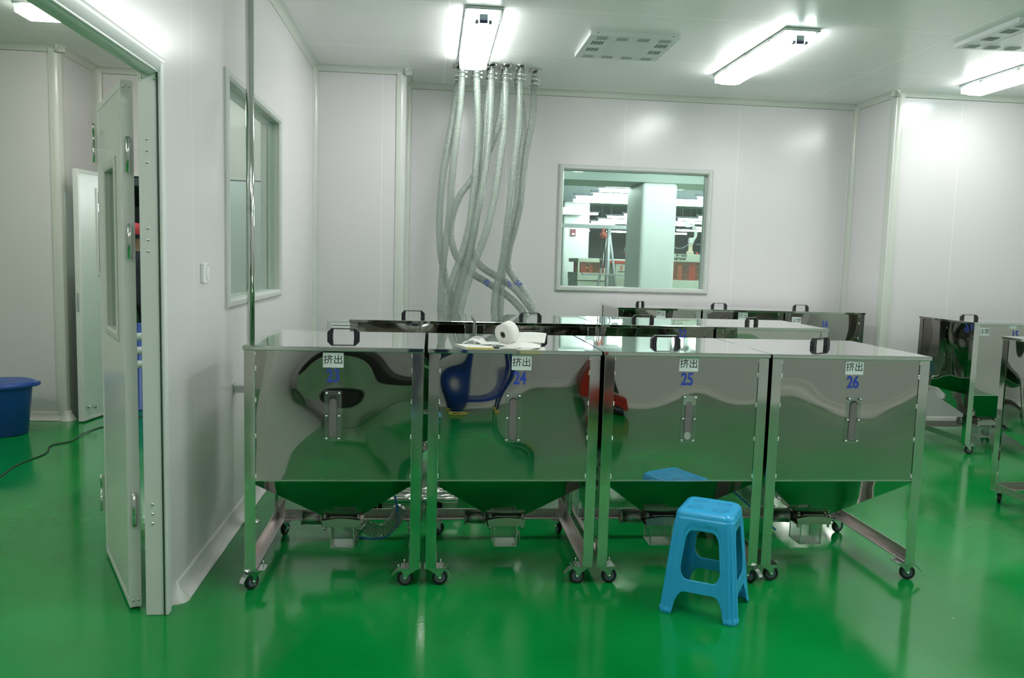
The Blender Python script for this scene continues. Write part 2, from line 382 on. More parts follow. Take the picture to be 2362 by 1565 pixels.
struct(MB().prism(skirt_poly(YS, -1, 0.075), 'x', XW, XS + 0.03, smooth=True).lathe([(0.075, 0), (0.068, 0.012), (0.05, 0.035), (0.035, 0.06), (0.03, 0.08), (0, 0.08)], (XS, YS + 0.01, 0), 'z', 24), 'baseboard_side_room', 'skirt')
struct(MB().prism(skirt_poly(YF, 1, 0.1), 'x', XL, XE, smooth=True), 'baseboard_front', 'skirt')

# window frames: ring with bevelled profile
def ring(mb, axis, base, side, a0, a1, z0, z1, wd, dp, inner=0.0):
    """frame ring lying on plane axis=base, projecting to side*dp; outer rect a0..a1, z0..z1"""
    prof = [(0, 0), (0, dp * 0.55), (wd * 0.25, dp), (wd * 0.75, dp), (wd, dp * 0.35), (wd, -inner)]
    loops = []
    for (i, d) in prof:
        c = [(a0 + i, z0 + i), (a1 - i, z0 + i), (a1 - i, z1 - i), (a0 + i, z1 - i)]
        t = base + side * d
        loops.append([(p[0], t, p[1]) if axis == 'y' else (t, p[0], p[1]) for p in c])
    vs = [p for l in loops for p in l]; fs = []
    for j in range(len(loops) - 1):
        for k in range(4): fs.append((j * 4 + k, j * 4 + (k + 1) % 4, (j + 1) * 4 + (k + 1) % 4, (j + 1) * 4 + k))
    mb.add(vs, fs)
mb = MB(); ring(mb, 'y', YB, -1, 1.2478, 2.8292, 1.2037, 2.4657, 0.052, 0.026, 0.118)
win1 = struct(mb, 'window_1', 'frame')
p = MB().box(BX1, BX2, YB + 0.055, YB + 0.061, BZ1, BZ2).build('window_pane', 'pane_dirty', win1)
g_ = MB()
for (a, b_, c, d) in [(BX1, BX2, BZ1, BZ1 + 0.012), (BX1, BX2, BZ2 - 0.012, BZ2), (BX1, BX1 + 0.012, BZ1, BZ2), (BX2 - 0.012, BX2, BZ1, BZ2)]: g_.box(a, b_, YB + 0.04, YB + 0.055, c, d)
g_.build('glazing_bead', 'frame', win1)
mb = MB(); ring(mb, 'x', XL, 1, 4.326, 5.842, 1.205, 2.436, 0.045, 0.022, 0.118)
win2 = struct(mb, 'window_2', 'frame')
MB().box(XL - 0.03, XL - 0.024, LY1, LY2, LZ1, LZ2).build('window_pane', 'pane', win2)
mb = MB(); ring(mb, 'x', XLO, -1, 4.326, 5.842, 1.205, 2.436, 0.045, 0.022, 0.0)
mb.build('outer_frame', 'frame', win2)

# main door: frame liner + casing, then the open leaf
mb = MB()
mb.box(XLO - 0.006, XL + 0.002, DY1 - 0.030, DY1, 0, DZ)            # far jamb liner
mb.box(XLO - 0.006, XL + 0.002, DY0, DY1, DZ - 0.034, DZ)           # head liner
mb.box(XL, XL + 0.014, DY1 - 0.0305, DY1 + 0.012, 0, DZ + 0.026)       # casing
mb.prism([(XL, DZ + 0.026), (XL + 0.0145, DZ + 0.026), (XL + 0.0145, DZ + 0.008)] + [(XL + 0.0145 - 0.05 * (1 - math.cos(a)), DZ + 0.008 - 0.052 * math.sin(a)) for a in [PI / 2 * k / 8 for k in range(1, 9)]] + [(XL - 0.04, DZ - 0.044), (XL - 0.04, DZ - 0.03), (XL, DZ - 0.02)], 'y', DY0, DY1 + 0.012, smooth=True)
mb.box(XLO - 0.008, XLO, DY0, DY1 - 0.02, DZ - 0.03, DZ + 0.03)
fr = struct(mb, 'door_1', 'leafedge', bevel=0.004, label='grey aluminium door frame with an open leaf swung back into the side room')
MB().box(XL - 0.004, XL + 0.001, DY1 - 0.0335, DY1 - 0.030, 0, DZ - 0.035).build('seal_strip', 'darkgap', fr)
for (xx, zz) in [(-1.10, 2.16), (-1.15, 2.165), (-1.135, 1.93), (-1.135, 1.885), (-1.135, 1.84), (-1.135, 1.585), (-1.135, 1.54), (-1.135, 1.495), (-1.135, 0.47), (-1.135, 0.43), (-1.135, 0.39)]:
    MB().lathe([(0.0, -0.004), (0.004, -0.0035), (0.006, 0.0)], (xx + 0.025, DY1 - 0.030, zz), 'y', 10).build('rivet', 'polished', fr)
# leaf, built in a local frame: u along width, v thickness
leafroot = empty('door_2', (-1.183, 3.385, 0.012), math.atan2(0.885, -0.465)); leafroot['kind'] = 'structure'
leafroot['label'] = 'open grey door leaf with a narrow window'
LWd, LT, LH = 0.75, 0.045, 2.15
mb = MB(); gx0, gx1, gz0, gz1 = 0.20, 0.52, 1.13, 1.84
for (a, b_, c, d) in [(0.03, gx0, 0.03, LH - 0.03), (gx1, LWd - 0.03, 0.03, LH - 0.03), (gx0, gx1, 0.03, gz0), (gx0, gx1, gz1, LH - 0.03)]: mb.box(a, b_, 0.002, LT - 0.002, c, d)
mb.build('panel', 'leaf', leafroot)
mb = MB(); mb.box(0, 0.03, 0, LT, 0, LH).box(LWd - 0.03, LWd, 0, LT, 0, LH).box(0.03, LWd - 0.03, 0, LT, 0, 0.03).box(0.03, LWd - 0.03, 0, LT, LH - 0.03, LH)
mb.build('edge_frame', 'leafedge', leafroot, 0.002)
mb = MB(); ring(mb, 'y', LT - 0.002, 1, gx0 - 0.03, gx1 + 0.03, gz0 - 0.03, gz1 + 0.03, 0.04, 0.008, 0.02); ring(mb, 'y', 0.002, -1, gx0 - 0.03, gx1 + 0.03, gz0 - 0.03, gz1 + 0.03, 0.04, 0.008, 0.02)
mb.build('vision_frame', 'frame', leafroot)
MB().box(gx0, gx1, LT / 2 - 0.002, LT / 2 + 0.002, gz0, gz1).build('vision_pane', 'pane', leafroot)
for zz in (1.86, 1.52, 0.42):
    h = MB().lathe([(0, -0.07), (0.008, -0.07), (0.009, -0.002), (0.009, 0.002), (0.008, 0.07), (0, 0.07)], (-0.012, LT * 0.5, zz), 'z', 12)
    h.box(-0.012, 0.0, LT * 0.5 - 0.003, LT * 0.5 + 0.003, zz - 0.065, zz + 0.065).build('hinge', 'zinc', leafroot)
for zz in (1.98, 0.30):
    h = MB().box(LWd - 0.012, LWd + 0.004, LT, LT + 0.012, zz - 0.09, zz + 0.09).lathe([(0, -0.09), (0.007, -0.09), (0.007, 0.0), (0.005, 0.0), (0.005, 0.05), (0.007, 0.05), (0.007, 0.09), (0, 0.09)], (LWd - 0.004, LT + 0.014, zz), 'z', 10)
    h.box(LWd - 0.02, LWd + 0.02, LT + 0.006, LT + 0.012, zz - 0.062, zz - 0.058)
    h.build('shoot_bolt', 'polished', leafroot)
for (uu, zz) in [(0.012, 2.125), (0.033, 2.125), (0.012, 0.03), (0.033, 0.03)]:
    MB().lathe([(0.0, -0.004), (0.004, -0.0035), (0.006, 0.0)], (-0.0, uu, zz), 'x', 10).build('rivet', 'polished', leafroot)

# second doorway (side room to the hall) with its leaf
mb = MB()
mb.box(SX0 - 0.04, SX0, YB - 0.012, YB + 0.13, 0, SZ + 0.03).box(SX1, SX1 + 0.04, YB - 0.012, YB + 0.13, 0, SZ + 0.03).box(SX0, SX1, YB - 0.012, YB + 0.13, SZ, SZ + 0.03)
struct(mb, 'door_3', 'leafedge', bevel=0.003, label='door frame in the back wall of the side room')
leaf2 = empty('door_4', (SX0 - 0.01, YB - 0.03, 0.012), math.atan2(-0.87, -0.13)); leaf2['kind'] = 'structure'; leaf2['label'] = 'pale open door leaf at the back of the side room'
mb = MB()
for (a, b_, c, d) in [(0.03, 0.30, 0.03, 2.12), (0.58, 0.84, 0.03, 2.12), (0.30, 0.58, 0.03, 1.28), (0.30, 0.58, 1.98, 2.12)]: mb.box(a, b_, 0.002, 0.043, c, d)
mb.build('panel', plain('pale_mint_leaf', (0.62, 0.72, 0.66), 0.25), leaf2)
mb = MB(); mb.box(0, 0.03, 0, 0.045, 0, 2.15).box(0.84, 0.87, 0, 0.045, 0, 2.15).box(0.03, 0.84, 0, 0.045, 0, 0.03).box(0.03, 0.84, 0, 0.045, 2.12, 2.15)
mb.build('edge_frame', 'leafedge', leaf2, 0.002)
mb = MB(); ring(mb, 'y', 0.043, 1, 0.27, 0.61, 1.25, 2.01, 0.035, 0.008, 0.02); ring(mb, 'y', 0.002, -1, 0.27, 0.61, 1.25, 2.01, 0.035, 0.008, 0.02); mb.build('vision_frame', 'frame', leaf2)
MB().box(0.30, 0.58, 0.02, 0.024, 1.28, 1.98).build('vision_pane', 'pane', leaf2)
MB().box(0.868, 0.874, 0.012, 0.034, 0.95, 1.11).build('lock_plate', 'zinc', leaf2)
MB().lathe([(0.0, 0), (0.018, 0), (0.018, 0.01), (0.008, 0.012), (0.008, 0.05), (0.014, 0.052), (0.014, 0.07), (0, 0.07)], (0.80, 0.045, 0.12), 'y', 12).build('door_stop', 'polished', leaf2)

# ------------------------------------------------------------------ ceiling lamps
def make_lamp(name, lampmat):
    root = empty(name)
    w2, l2 = 0.128, 0.74
    mb = MB(); mb.box(-w2, w2, -l2, l2, -0.022, 0)
    mb.build('housing', 'tray', root, 0.004)
    prof = [(-0.112, -0.022), (-0.106, -0.075), (-0.06, -0.092), (0.06, -0.092), (0.106, -0.075), (0.112, -0.022)]
    mb = MB(); mb.prism(prof, 'y', -l2 + 0.045, l2 - 0.045, smooth=False); mb.build('diffuser', lampmat, root)
    cm = glass('clear_end_cap', (0.9, 0.95, 0.95), 0.2)
    for ya in (-l2 + 0.012, l2 - 0.040): MB().prism([(-0.118, -0.022), (-0.112, -0.080), (0.112, -0.080), (0.118, -0.022)], 'y', ya, ya + 0.028).build('end_cap', cm, root)
    for x in (-0.045, 0.045):
        MB().box(x - 0.011, x + 0.011, -l2 + 0.04, -l2 + 0.075, -0.097, -0.03).build('tube_holder', 'hub', root)
    MB().box(-0.028, 0.028, -l2 + 0.042, -l2 + 0.06, -0.096, -0.04).build('ballast_tag', plain('ballast_dark', (0.02, 0.02, 0.08), 0.5), root)
    for (x, y) in [(-0.12, -0.45), (0.12, -0.45), (-0.12, 0.0), (0.12, 0.0), (-0.12, 0.45), (0.12, 0.45)]:
        MB().box(x - 0.006, x + 0.006, y - 0.02, y + 0.02, -0.036, -0.022).build('clip', 'zinc', root)
    return root
LG = 'ceiling lamps of the clean room'
lamp = make_lamp('ceiling_lamp', 'lamp')
spots = [(0.321, 6.27, 'ceiling lamp with clear cover just in front of the hose inlets', LG),
         (2.565, 6.33, 'ceiling lamp between the two ceiling vents, above the back window side', LG),
         (4.82, 6.25, 'ceiling lamp at the far right corner by the white corner post', LG)]
for i, (x, y, l, g) in enumerate(spots):
    o = lamp if i == 0 else copy_tree(lamp)
    o.location = (x, y, ZC); tag(o, l, 'ceiling lamp', g)
for (x, y, l) in [(0.55, 2.1, 'ceiling lamp over the blue stool side, before the front bins'), (2.565, 2.6, 'ceiling lamp over the floor before the right-hand front bins'), (4.82, 2.9, 'ceiling lamp over the nearest right-hand bin'),
                  (6.6, 1.0, 'ceiling lamp beside the right wall')]:
    o = copy_tree(lamp); o.location = (x, y, ZC); tag(o, l, 'ceiling lamp', LG)
sl = make_lamp('side_room_lamp', 'lamp_side'); sl.location = (-2.14, 6.12, ZC); sl.rotation_euler = (0, 0, PI / 2)
tag(sl, 'ceiling lamp in the side room seen through the open door', 'ceiling lamp')
sl2 = copy_tree(sl); sl2.location = (-3.3, 2.9, ZC); tag(sl2, 'second ceiling lamp in the side room, further from the partition', 'ceiling lamp')
leaf_fill = copy_tree(sl); leaf_fill.location = (-2.7, 0.7, ZC); tag(leaf_fill, 'added unseen lamp near the side room front wall, brightening the open door leaf', 'ceiling lamp')  # added lamp out of view, brightens the open door leaf

# ------------------------------------------------------------------ ceiling vents
def make_vent():
    root = empty('ceiling_vent')
    mb = MB(); mb.box(-0.335, 0.335, -0.335, 0.335, -0.034, 0)
    mb.build('casing', 'ventw', root, 0.002)
    k = 0
    for yy in (-0.262, 0.262):
        for xx in (-0.24, -0.085, 0.075, 0.235):
            g = MB(); x0, x1, y0, y1 = xx - 0.043, xx + 0.043, yy - 0.037, yy + 0.037
            for j in range(7):
                g.box(x0, x1, y0 + j * 0.0107, y0 + j * 0.0107 + 0.0065, -0.0375, -0.0345)
            g.box(x0, x1, y0, y1, -0.0352, -0.034)
            g.build('grille', 'ventg', root)
    for sx in (-1, 1):
        for yy in (-0.13, 0.06):
            g = MB()
            for j in range(5):
                xx = sx * 0.245 + (j - 2) * 0.019
                g.box(xx - 0.0045, xx + 0.0045, yy - 0.045, yy + 0.045, -0.0352, -0.034)
            g.build('slots', 'ventd', root)
    MB().box(-0.15, 0.15, -0.2, 0.2, -0.0345, -0.034).build('centre_panel', plain('vent_centre', (0.60, 0.66, 0.67), 0.3), root)
    for xx in (-0.28, 0.28): MB().lathe([(0, 0), (0.004, 0), (0.004, -0.003), (0, -0.003)], (xx, -0.3355, -0.017), 'y', 8).build('screw', 'ventd', root)
    return root
v1 = make_vent(); v1.location = (1.455, 6.27, ZC); tag(v1, 'square white slotted vent on the ceiling right of the hose inlets', 'ceiling vent', 'ceiling vents')
v2 = copy_tree(v1); v2.location = (4.13, 5.42, ZC); tag(v2, 'square white slotted vent cut by the right picture edge', 'ceiling vent', 'ceiling vents')

# ------------------------------------------------------------------ hose inlets and vacuum hoses
HOSES = {
'a':[(0.232, 7.1, 3.054), (0.223, 7.084, 2.812), (0.188, 7.043, 2.485), (0.16, 6.987, 2.158), (0.142, 6.916, 1.816), (0.107, 6.848, 1.53), (0.09, 6.783, 1.283), (0.084, 6.7, 0.997)],
'b':[(0.207, 7.25, 3.022), (0.176, 7.232, 2.801), (0.125, 7.18, 2.466), (0.084, 7.122, 2.186), (0.064, 7.033, 1.837), (0.079, 6.946, 1.548), (0.118, 6.881, 1.352), (0.166, 6.825, 1.195), (0.207, 6.753, 1.004)],
'c':[(0.361, 7.1, 3.06), (0.375, 7.061, 2.727), (0.372, 6.997, 2.416), (0.346, 6.91, 2.088), (0.313, 6.812, 1.782), (0.256, 6.729, 1.551), (0.188, 6.653, 1.359), (0.13, 6.565, 1.154), (0.112, 6.5, 1.013)],
'd':[(0.349, 7.25, 3.029), (0.403, 7.217, 2.736), (0.413, 7.166, 2.476), (0.39, 7.081, 2.14), (0.363, 6.989, 1.844), (0.318, 6.885, 1.554), (0.246, 6.793, 1.322), (0.19, 6.702, 1.113), (0.17, 6.65, 1.003)],
'e':[(0.488, 7.1, 3.058), (0.482, 7.059, 2.731), (0.455, 6.976, 2.363), (0.399, 6.866, 1.998), (0.347, 6.769, 1.729), (0.304, 6.677, 1.5), (0.239, 6.569, 1.26), (0.19, 6.45, 1.018)],
'f':[(0.475, 7.25, 3.035), (0.446, 7.195, 2.59), (0.43, 7.132, 2.291), (0.4, 7.054, 1.994), (0.365, 6.976, 1.736), (0.344, 6.922, 1.573), (0.417, 6.876, 1.446), (0.56, 6.84, 1.354), (0.703, 6.804, 1.262), (0.809, 6.755, 1.142), (0.864, 6.711, 1.039)],
'g':[(0.615, 7.1, 3.064), (0.606, 7.037, 2.644), (0.569, 6.966, 2.367), (0.514, 6.848, 2.001), (0.451, 6.744, 1.731), (0.367, 6.644, 1.502), (0.284, 6.529, 1.262), (0.222, 6.4, 1.023)],
'h':[(0.603, 7.27, 3.064), (0.584, 7.245, 2.786), (0.507, 7.198, 2.502), (0.341, 7.134, 2.197), (0.236, 7.097, 2.045), (0.173, 7.047, 1.859), (0.164, 6.998, 1.695), (0.211, 6.943, 1.524), (0.329, 6.898, 1.393), (0.473, 6.865, 1.304), (0.635, 6.828, 1.206), (0.733, 6.794, 1.12), (0.786, 6.76, 1.034)],
'i':[(0.741, 7.1, 3.07), (0.73, 7.055, 2.652), (0.679, 6.964, 2.193), (0.64, 6.871, 1.83), (0.594, 6.763, 1.473), (0.542, 6.692, 1.262), (0.52, 6.6, 1.014)],
'j':[(0.732, 7.25, 3.048), (0.782, 7.22, 2.754), (0.762, 7.173, 2.491), (0.723, 7.085, 2.116), (0.68, 7.005, 1.837), (0.634, 6.916, 1.563), (0.596, 6.817, 1.295), (0.579, 6.7, 1.007)],
'k':[(0.879, 7.26, 3.057), (0.867, 7.235, 2.76), (0.807, 7.179, 2.402), (0.772, 7.101, 2.028), (0.722, 7.041, 1.786), (0.671, 6.991, 1.601), (0.658, 6.947, 1.452), (0.712, 6.914, 1.345), (0.803, 6.875, 1.226), (0.888, 6.809, 1.032)],
}
HL = {'a': 'front clear ribbed hose from the leftmost ceiling inlet, hanging almost straight', 'b': 'leftmost clear ribbed hose, bowing furthest toward the corner post',
      'c': 'clear ribbed hose from the second front inlet, slanting left behind the bin lids', 'd': 'clear ribbed hose behind the second front inlet hose',
      'e': 'clear ribbed hose from the third front inlet, crossing over the bundle', 'f': 'clear ribbed hose leaving the bundle low down, marked 2',
      'g': 'clear ribbed hose from the fourth front inlet, long diagonal across the bundle', 'h': 'clear ribbed hose looping left then sweeping right, marked 35',
      'i': 'clear ribbed hose from the fifth inlet, hanging straight at the right of the bundle', 'j': 'clear ribbed hose just behind the fifth inlet hose',
      'k': 'rightmost clear ribbed hose from the sixth inlet, marked 34'}
def hose_mb(path, r=0.0295, step=0.0055, n=12):
    P = smooth_path(path, step)
    return MB().tube(P, r, n, cap=False, mf=lambda i: 1 if i % 2 == 0 else 0, rf=lambda i: r * (1.0 if i % 2 == 0 else 1.045))
for k, pts in HOSES.items():
    x, y, z = pts[0]
    e = pts[-1]; d = Vector(e) - Vector(pts[-2])
    ext = [(e[0] + d.x * 0.6, e[1] - 0.03, 0.78), (e[0] + d.x * 0.9, e[1] - 0.08, 0.5), (e[0] + d.x, e[1] - 0.14, 0.28)]
    root = empty('vacuum_hose', (x, y, ZC))
    tag(root, HL[k], 'hose', 'clear vacuum hoses hanging from the ceiling inlets')
    rel = [(p[0] - x, p[1] - y, p[2] - ZC) for p in [(x, y, z + 0.06)] + pts + ext]
    hose_mb(rel).build('hose', ['hose_clear', 'hose_rib'], root)
    MB().lathe([(0, 0), (0.022, 0), (0.022, -0.135), (0.019, -0.135), (0.019, -0.01), (0, -0.01)], (0, 0, 0), 'z', 20).build('inlet_pipe', 'polished', root)
    MB().lathe([(0.024, -0.003), (0.055, -0.003), (0.055, -0.009), (0.024, -0.009), (0.024, -0.003)], (0, 0, 0), 'z', 24).build('flange', 'zinc', root)
    for j in range(4):
        a = PI / 4 + j * PI / 2 + 0.3
        MB().lathe([(0, -0.009), (0.007, -0.009), (0.008, -0.016), (0.004, -0.022), (0, -0.022)], (0.045 * math.cos(a), 0.045 * math.sin(a), 0), 'z', 8).build('knob', 'rail', root)
    for zz in (-0.075, -0.112):
        c = MB().lathe([(0.031, zz), (0.0335, zz), (0.0335, zz - 0.014), (0.031, zz - 0.014), (0.031, zz)], (0, 0, 0), 'z', 20); c.box(0.030, 0.046, -0.006, 0.006, zz - 0.012, zz - 0.002)
        c.build('clamp', 'weld', root)
    if k in 'hfk':
        txt, pos, rz = {'h': ('35', (0.473, 6.865, 1.304), 1.05), 'f': ('2', (0.66, 6.816, 1.295), -0.6), 'k': ('34', (0.745, 6.90, 1.300), 0.55)}[k]
        t = text_mesh(txt, 0.06, 'number_marking', 'bluenum', root, (pos[0] - x, pos[1] - 0.033 - y, pos[2] - ZC), (PI / 2 - 0.1, rz, 0), bold=0.001)

# ------------------------------------------------------------------ bins on casters
def make_caster(parent, x, y, rot, brake=True):
    root = MB()
    # top plate (stays square with the frame)
    root.box(-0.045, 0.045, -0.035, 0.035, 0.086, 0.0898)
    rr = Matrix.Rotation(rot, 3, 'Z')
    f = MB()
    f.lathe([(0, 0.086), (0.027, 0.086), (0.027, 0.079), (0.022, 0.075), (0, 0.075)], (0, 0, 0), 'z', 18)
    for s in (-1, 1):
        poly = [(-0.026, 0.078), (0.045, 0.078), (0.043, 0.066), (0.034, 0.060), (0.034, 0.036), (0.026, 0.027), (0.018, 0.033), (0.006, 0.055), (-0.020, 0.072)]
        f.prism(poly, 'y', s * 0.0145 - 0.0013, s * 0.0145 + 0.0013)
    f.box(-0.024, 0.040, -0.0145, 0.0145, 0.0755, 0.079)
    f.lathe([(0, -0.020), (0.0055, -0.020), (0.0055, 0.020), (0, 0.020)], (0.026, 0, 0.036), 'y', 10)
    if brake:
        prof = [(0.040, 0.079), (0.058, 0.076), (0.072, 0.068), (0.083, 0.054), (0.088, 0.045), (0.085, 0.044), (0.078, 0.054), (0.068, 0.063), (0.055, 0.070), (0.040, 0.072)]
        f.prism(prof, 'y', -0.013, 0.013)
        f.prism([(0.030, 0.080), (0.052, 0.080), (0.060, 0.092), (0.054, 0.094), (0.046, 0.084), (0.030, 0.085)], 'y', -0.011, 0.011)
    f.v = [tuple(rr @ Vector(p)) for p in f.v]
    root.add(f.v, f.f, 0)
    for i in range(len(f.sm)): root.sm[-len(f.f) + i] = f.sm[i]
    root.lathe([(0, 0.0), (0.003, 0.0), (0.003, 0.024), (0, 0.024)], (-0.03, 0.02, 0.09), 'z', 6); root.lathe([(0, 0.0), (0.003, 0.0), (0.003, 0.024), (0, 0.024)], (0.03, 0.02, 0.09), 'z', 6)
    c = root.build('caster', 'zinc', parent, loc=(x, y, 0))
    wv = MB(); cx = 0.026
    wv.lathe([(0.024, -0.0085), (0.031, -0.011), (0.0345, -0.0085), (0.036, -0.004), (0.036, 0.004), (0.0345, 0.0085), (0.031, 0.011), (0.024, 0.0085), (0.024, -0.0085)], (cx, 0, 0.036), 'y', 28, mi=0)
    wv.lathe([(0, -0.008), (0.009, -0.008), (0.012, -0.0055), (0.019, -0.0055), (0.0245, -0.0085), (0.0245, 0.0085), (0.019, 0.0055), (0.012, 0.0055), (0.009, 0.008), (0, 0.008)], (cx, 0, 0.036), 'y', 24, mi=1)
    wv.v = [tuple(rr @ Vector(p)) for p in wv.v]
    wv.build('wheel', ['rubber', 'hub'], c)
    return c

def lpoly(w_, t, fx=1, fy=1, x=0, y=0):
    return [(x, y), (x + fx * w_, y), (x + fx * w_, y + fy * t), (x + fx * t, y + fy * t), (x + fx * t, y + fy * w_), (x, y + fy * w_)]
def make_bin(casters, outlet=True, skin='mirror'):
    """local frame: x 0..BW, y 0..BD (front at y=0), floor z=0"""
    root = empty('hopper_bin')
    lw = 0.048
    for (px, py, fx, fy) in [(0.006, 0.006, 1, 1), (BW - 0.006, 0.006, -1, 1), (0.006, BD - 0.006, 1, -1), (BW - 0.006, BD - 0.006, -1, -1)]:
        MB().prism(lpoly(lw, 0.004, fx, fy, px, py), 'z', 0.0905, 1.078).build('leg', 'leg', root, 0.0012, 1)
    # body
    zb, zt = 0.498, 1.080; i = 0.0115
    b_ = MB(); x0, x1, y0, y1 = i, BW - i, i, BD - i
    NX, NZ = 1, 1
    b_.add([(x0, y0, zb), (x1, y0, zb), (x1, y1, zb), (x0, y1, zb), (x0, y0, zt), (x1, y0, zt), (x1, y1, zt), (x0, y1, zt)], [(0, 1, 5, 4), (1, 2, 6, 5), (2, 3, 7, 6), (3, 0, 4, 7), (4, 5, 6, 7)])
    b_.build('body', skin, root)
    MB().box(x0 + lw - 0.01, x1 - lw + 0.01, y0 - 0.003, y0 + 0.001, zb - 0.002, zb + 0.0035).build('bottom_fold', 'weld', root)
    # hopper funnel
    hx0, hx1, hy0, hy1, hz = 0.325, 0.475, 0.30, 0.44, 0.235
    h = MB(); h.add([(x0 + .002, y0 + .002, zb), (x1 - .002, y0 + .002, zb), (x1 - .002, y1 - .002, zb), (x0 + .002, y1 - .002, zb), (hx0, hy0, hz), (hx1, hy0, hz), (hx1, hy1, hz), (hx0, hy1, hz)],
        [(0, 1, 5, 4), (1, 2, 6, 5), (2, 3, 7, 6), (3, 0, 4, 7)])
    h.build('funnel', 'hopper', root)
    # weld spots along the legs
    if outlet:
        for zz in (0.52, 0.70, 0.86, 1.0, 1.068):
            for xx in (0.006 + lw + 0.001, BW - 0.006 - lw - 0.001):
                w_ = MB()
                for q in range(3): w_.lathe([(0, -0.003), (0.003, -0.0015), (0.0035, 0.001), (0, 0.003)], (xx + random.uniform(-.001, .001), 0.009, zz + (q - 1) * 0.007), 'y', 8)
                w_.build('weld_spot', 'weld', root)
    # lid
    l = MB(); l.box(0.0, BW - 0.001, 0.0, BD, 1.0805, BH)
    lid = l.build('lid', 'lid', root, 0.0025)
    # rails
    for (px, fx) in [(0.010, 1), (BW - 0.010, -1)]:
        MB().prism([(px, 0.0915), (px + fx * lw, 0.0915), (px + fx * lw, 0.0955), (px + fx * 0.004, 0.0955), (px + fx * 0.004, 0.139), (px, 0.139)], 'y', 0.012, BD - 0.012).build('side_rail', 'rail', root)
    MB().prism([(BD - 0.012, 0.0915), (BD - 0.058, 0.0915), (BD - 0.058, 0.0955), (BD - 0.016, 0.0955), (BD - 0.016, 0.139), (BD - 0.012, 0.139)], 'x', 0.055, BW - 0.055).build('rear_rail', 'rail', root)
    # casters
    cp = [(0.047, 0.042), (BW - 0.047, 0.042), (0.047, BD - 0.042), (BW - 0.047, BD - 0.042)]
    for j, (x, y) in enumerate(cp):
        make_caster(root, x, y, casters[j], brake=(j < 2))
    if outlet:
        # outlet valve: curved collar plates over a clear drop box
        v = MB(); cx = 0.40; n = 8
        def arcplate(xa, xb, z0, z1, y0_, bow, th):
            poly = []
            for q in range(n + 1):
                t = q / n; poly.append((xa + (xb - xa) * t, z1 + bow * math.sin(PI * t)))
            poly += [(xb - 0.008, z0), (xa + 0.008, z0)]
            v.prism(poly, 'y', y0_, y0_ + th)
        arcplate(cx - 0.095, cx + 0.095, 0.196, 0.224, 0.278, 0.012, 0.003)
        arcplate(cx - 0.062, cx + 0.062, 0.236, 0.282, 0.292, 0.007, 0.003)
        v.box(cx - 0.095, cx + 0.095, 0.278, 0.45, 0.1935, 0.1965)
        v.box(cx - 0.075, cx + 0.075, 0.30, 0.44, 0.1965, 0.238)
        valve = v.build('outlet_valve', 'rail', root)
        for xx in (cx - 0.08, cx + 0.08):
            b2 = MB().lathe([(0, 0.175), (0.0045, 0.175), (0.0045, 0.235), (0.008, 0.235), (0.008, 0.243), (0, 0.243)], (xx, 0.290, 0), 'z', 8).lathe([(0, 0.180), (0.008, 0.180), (0.008, 0.19), (0, 0.19)], (xx, 0.29, 0), 'z', 6)
            b2.build('bolt', 'zinc', valve)
        bx = MB(); t = 0.004; xa, xb, ya, yb, za, zb2 = cx - 0.055, cx + 0.055, 0.31, 0.43, 0.082, 0.192
        bx.box(xa, xb, ya, ya + t, za, zb2).box(xa, xb, yb - t, yb, za, zb2).box(xa, xa + t, ya + t, yb - t, za, zb2).box(xb - t, xb, ya + t, yb - t, za, zb2)
        bx.build('drop_box', 'acrylic', valve)
        ed = MB().box(xa - 0.004, xb + 0.004, ya - 0.002, yb + 0.002, za - 0.004, za)
        for (xx, yy) in [(xa, ya), (xb, ya), (xa, yb), (xb, yb)]: ed.box(xx - 0.0025, xx + 0.0025, yy - 0.0025, yy + 0.0025, za, zb2)
        for xx in (xa + 0.02, xb - 0.02): ed.lathe([(0, -0.003), (0.003, -0.003), (0.003, 0), (0, 0)], (xx, ya - 0.001, za + 0.012), 'y', 6)
        ed.build('box_edging', 'weld', valve)
        k = MB().tube([(xb + 0.012, 0.35, 0.15), (xb + 0.02, 0.345, 0.12), (xb + 0.012, 0.34, 0.085)], 0.003, 6).tube([(xb + 0.012, 0.34, 0.15), (xb + 0.004, 0.335, 0.12), (xb + 0.012, 0.33, 0.08)], 0.003, 6)
        k.build('toggle_latch', 'rail', valve)
        sl_ = MB().lathe([(0.030, 0.198), (0.036, 0.198), (0.036, 0.206), (0.0345, 0.206), (0.0345, 0.292), (0.036, 0.292), (0.036, 0.300), (0.024, 0.302), (0.02, 0.34)], (0, 0.372, 0.212), 'x', 28)
        sl_.lathe([(0, 0.199), (0.030, 0.199)], (0, 0.372, 0.212), 'x', 28)
        sl_.build('air_filter_sleeve', 'perf', root)
    return root

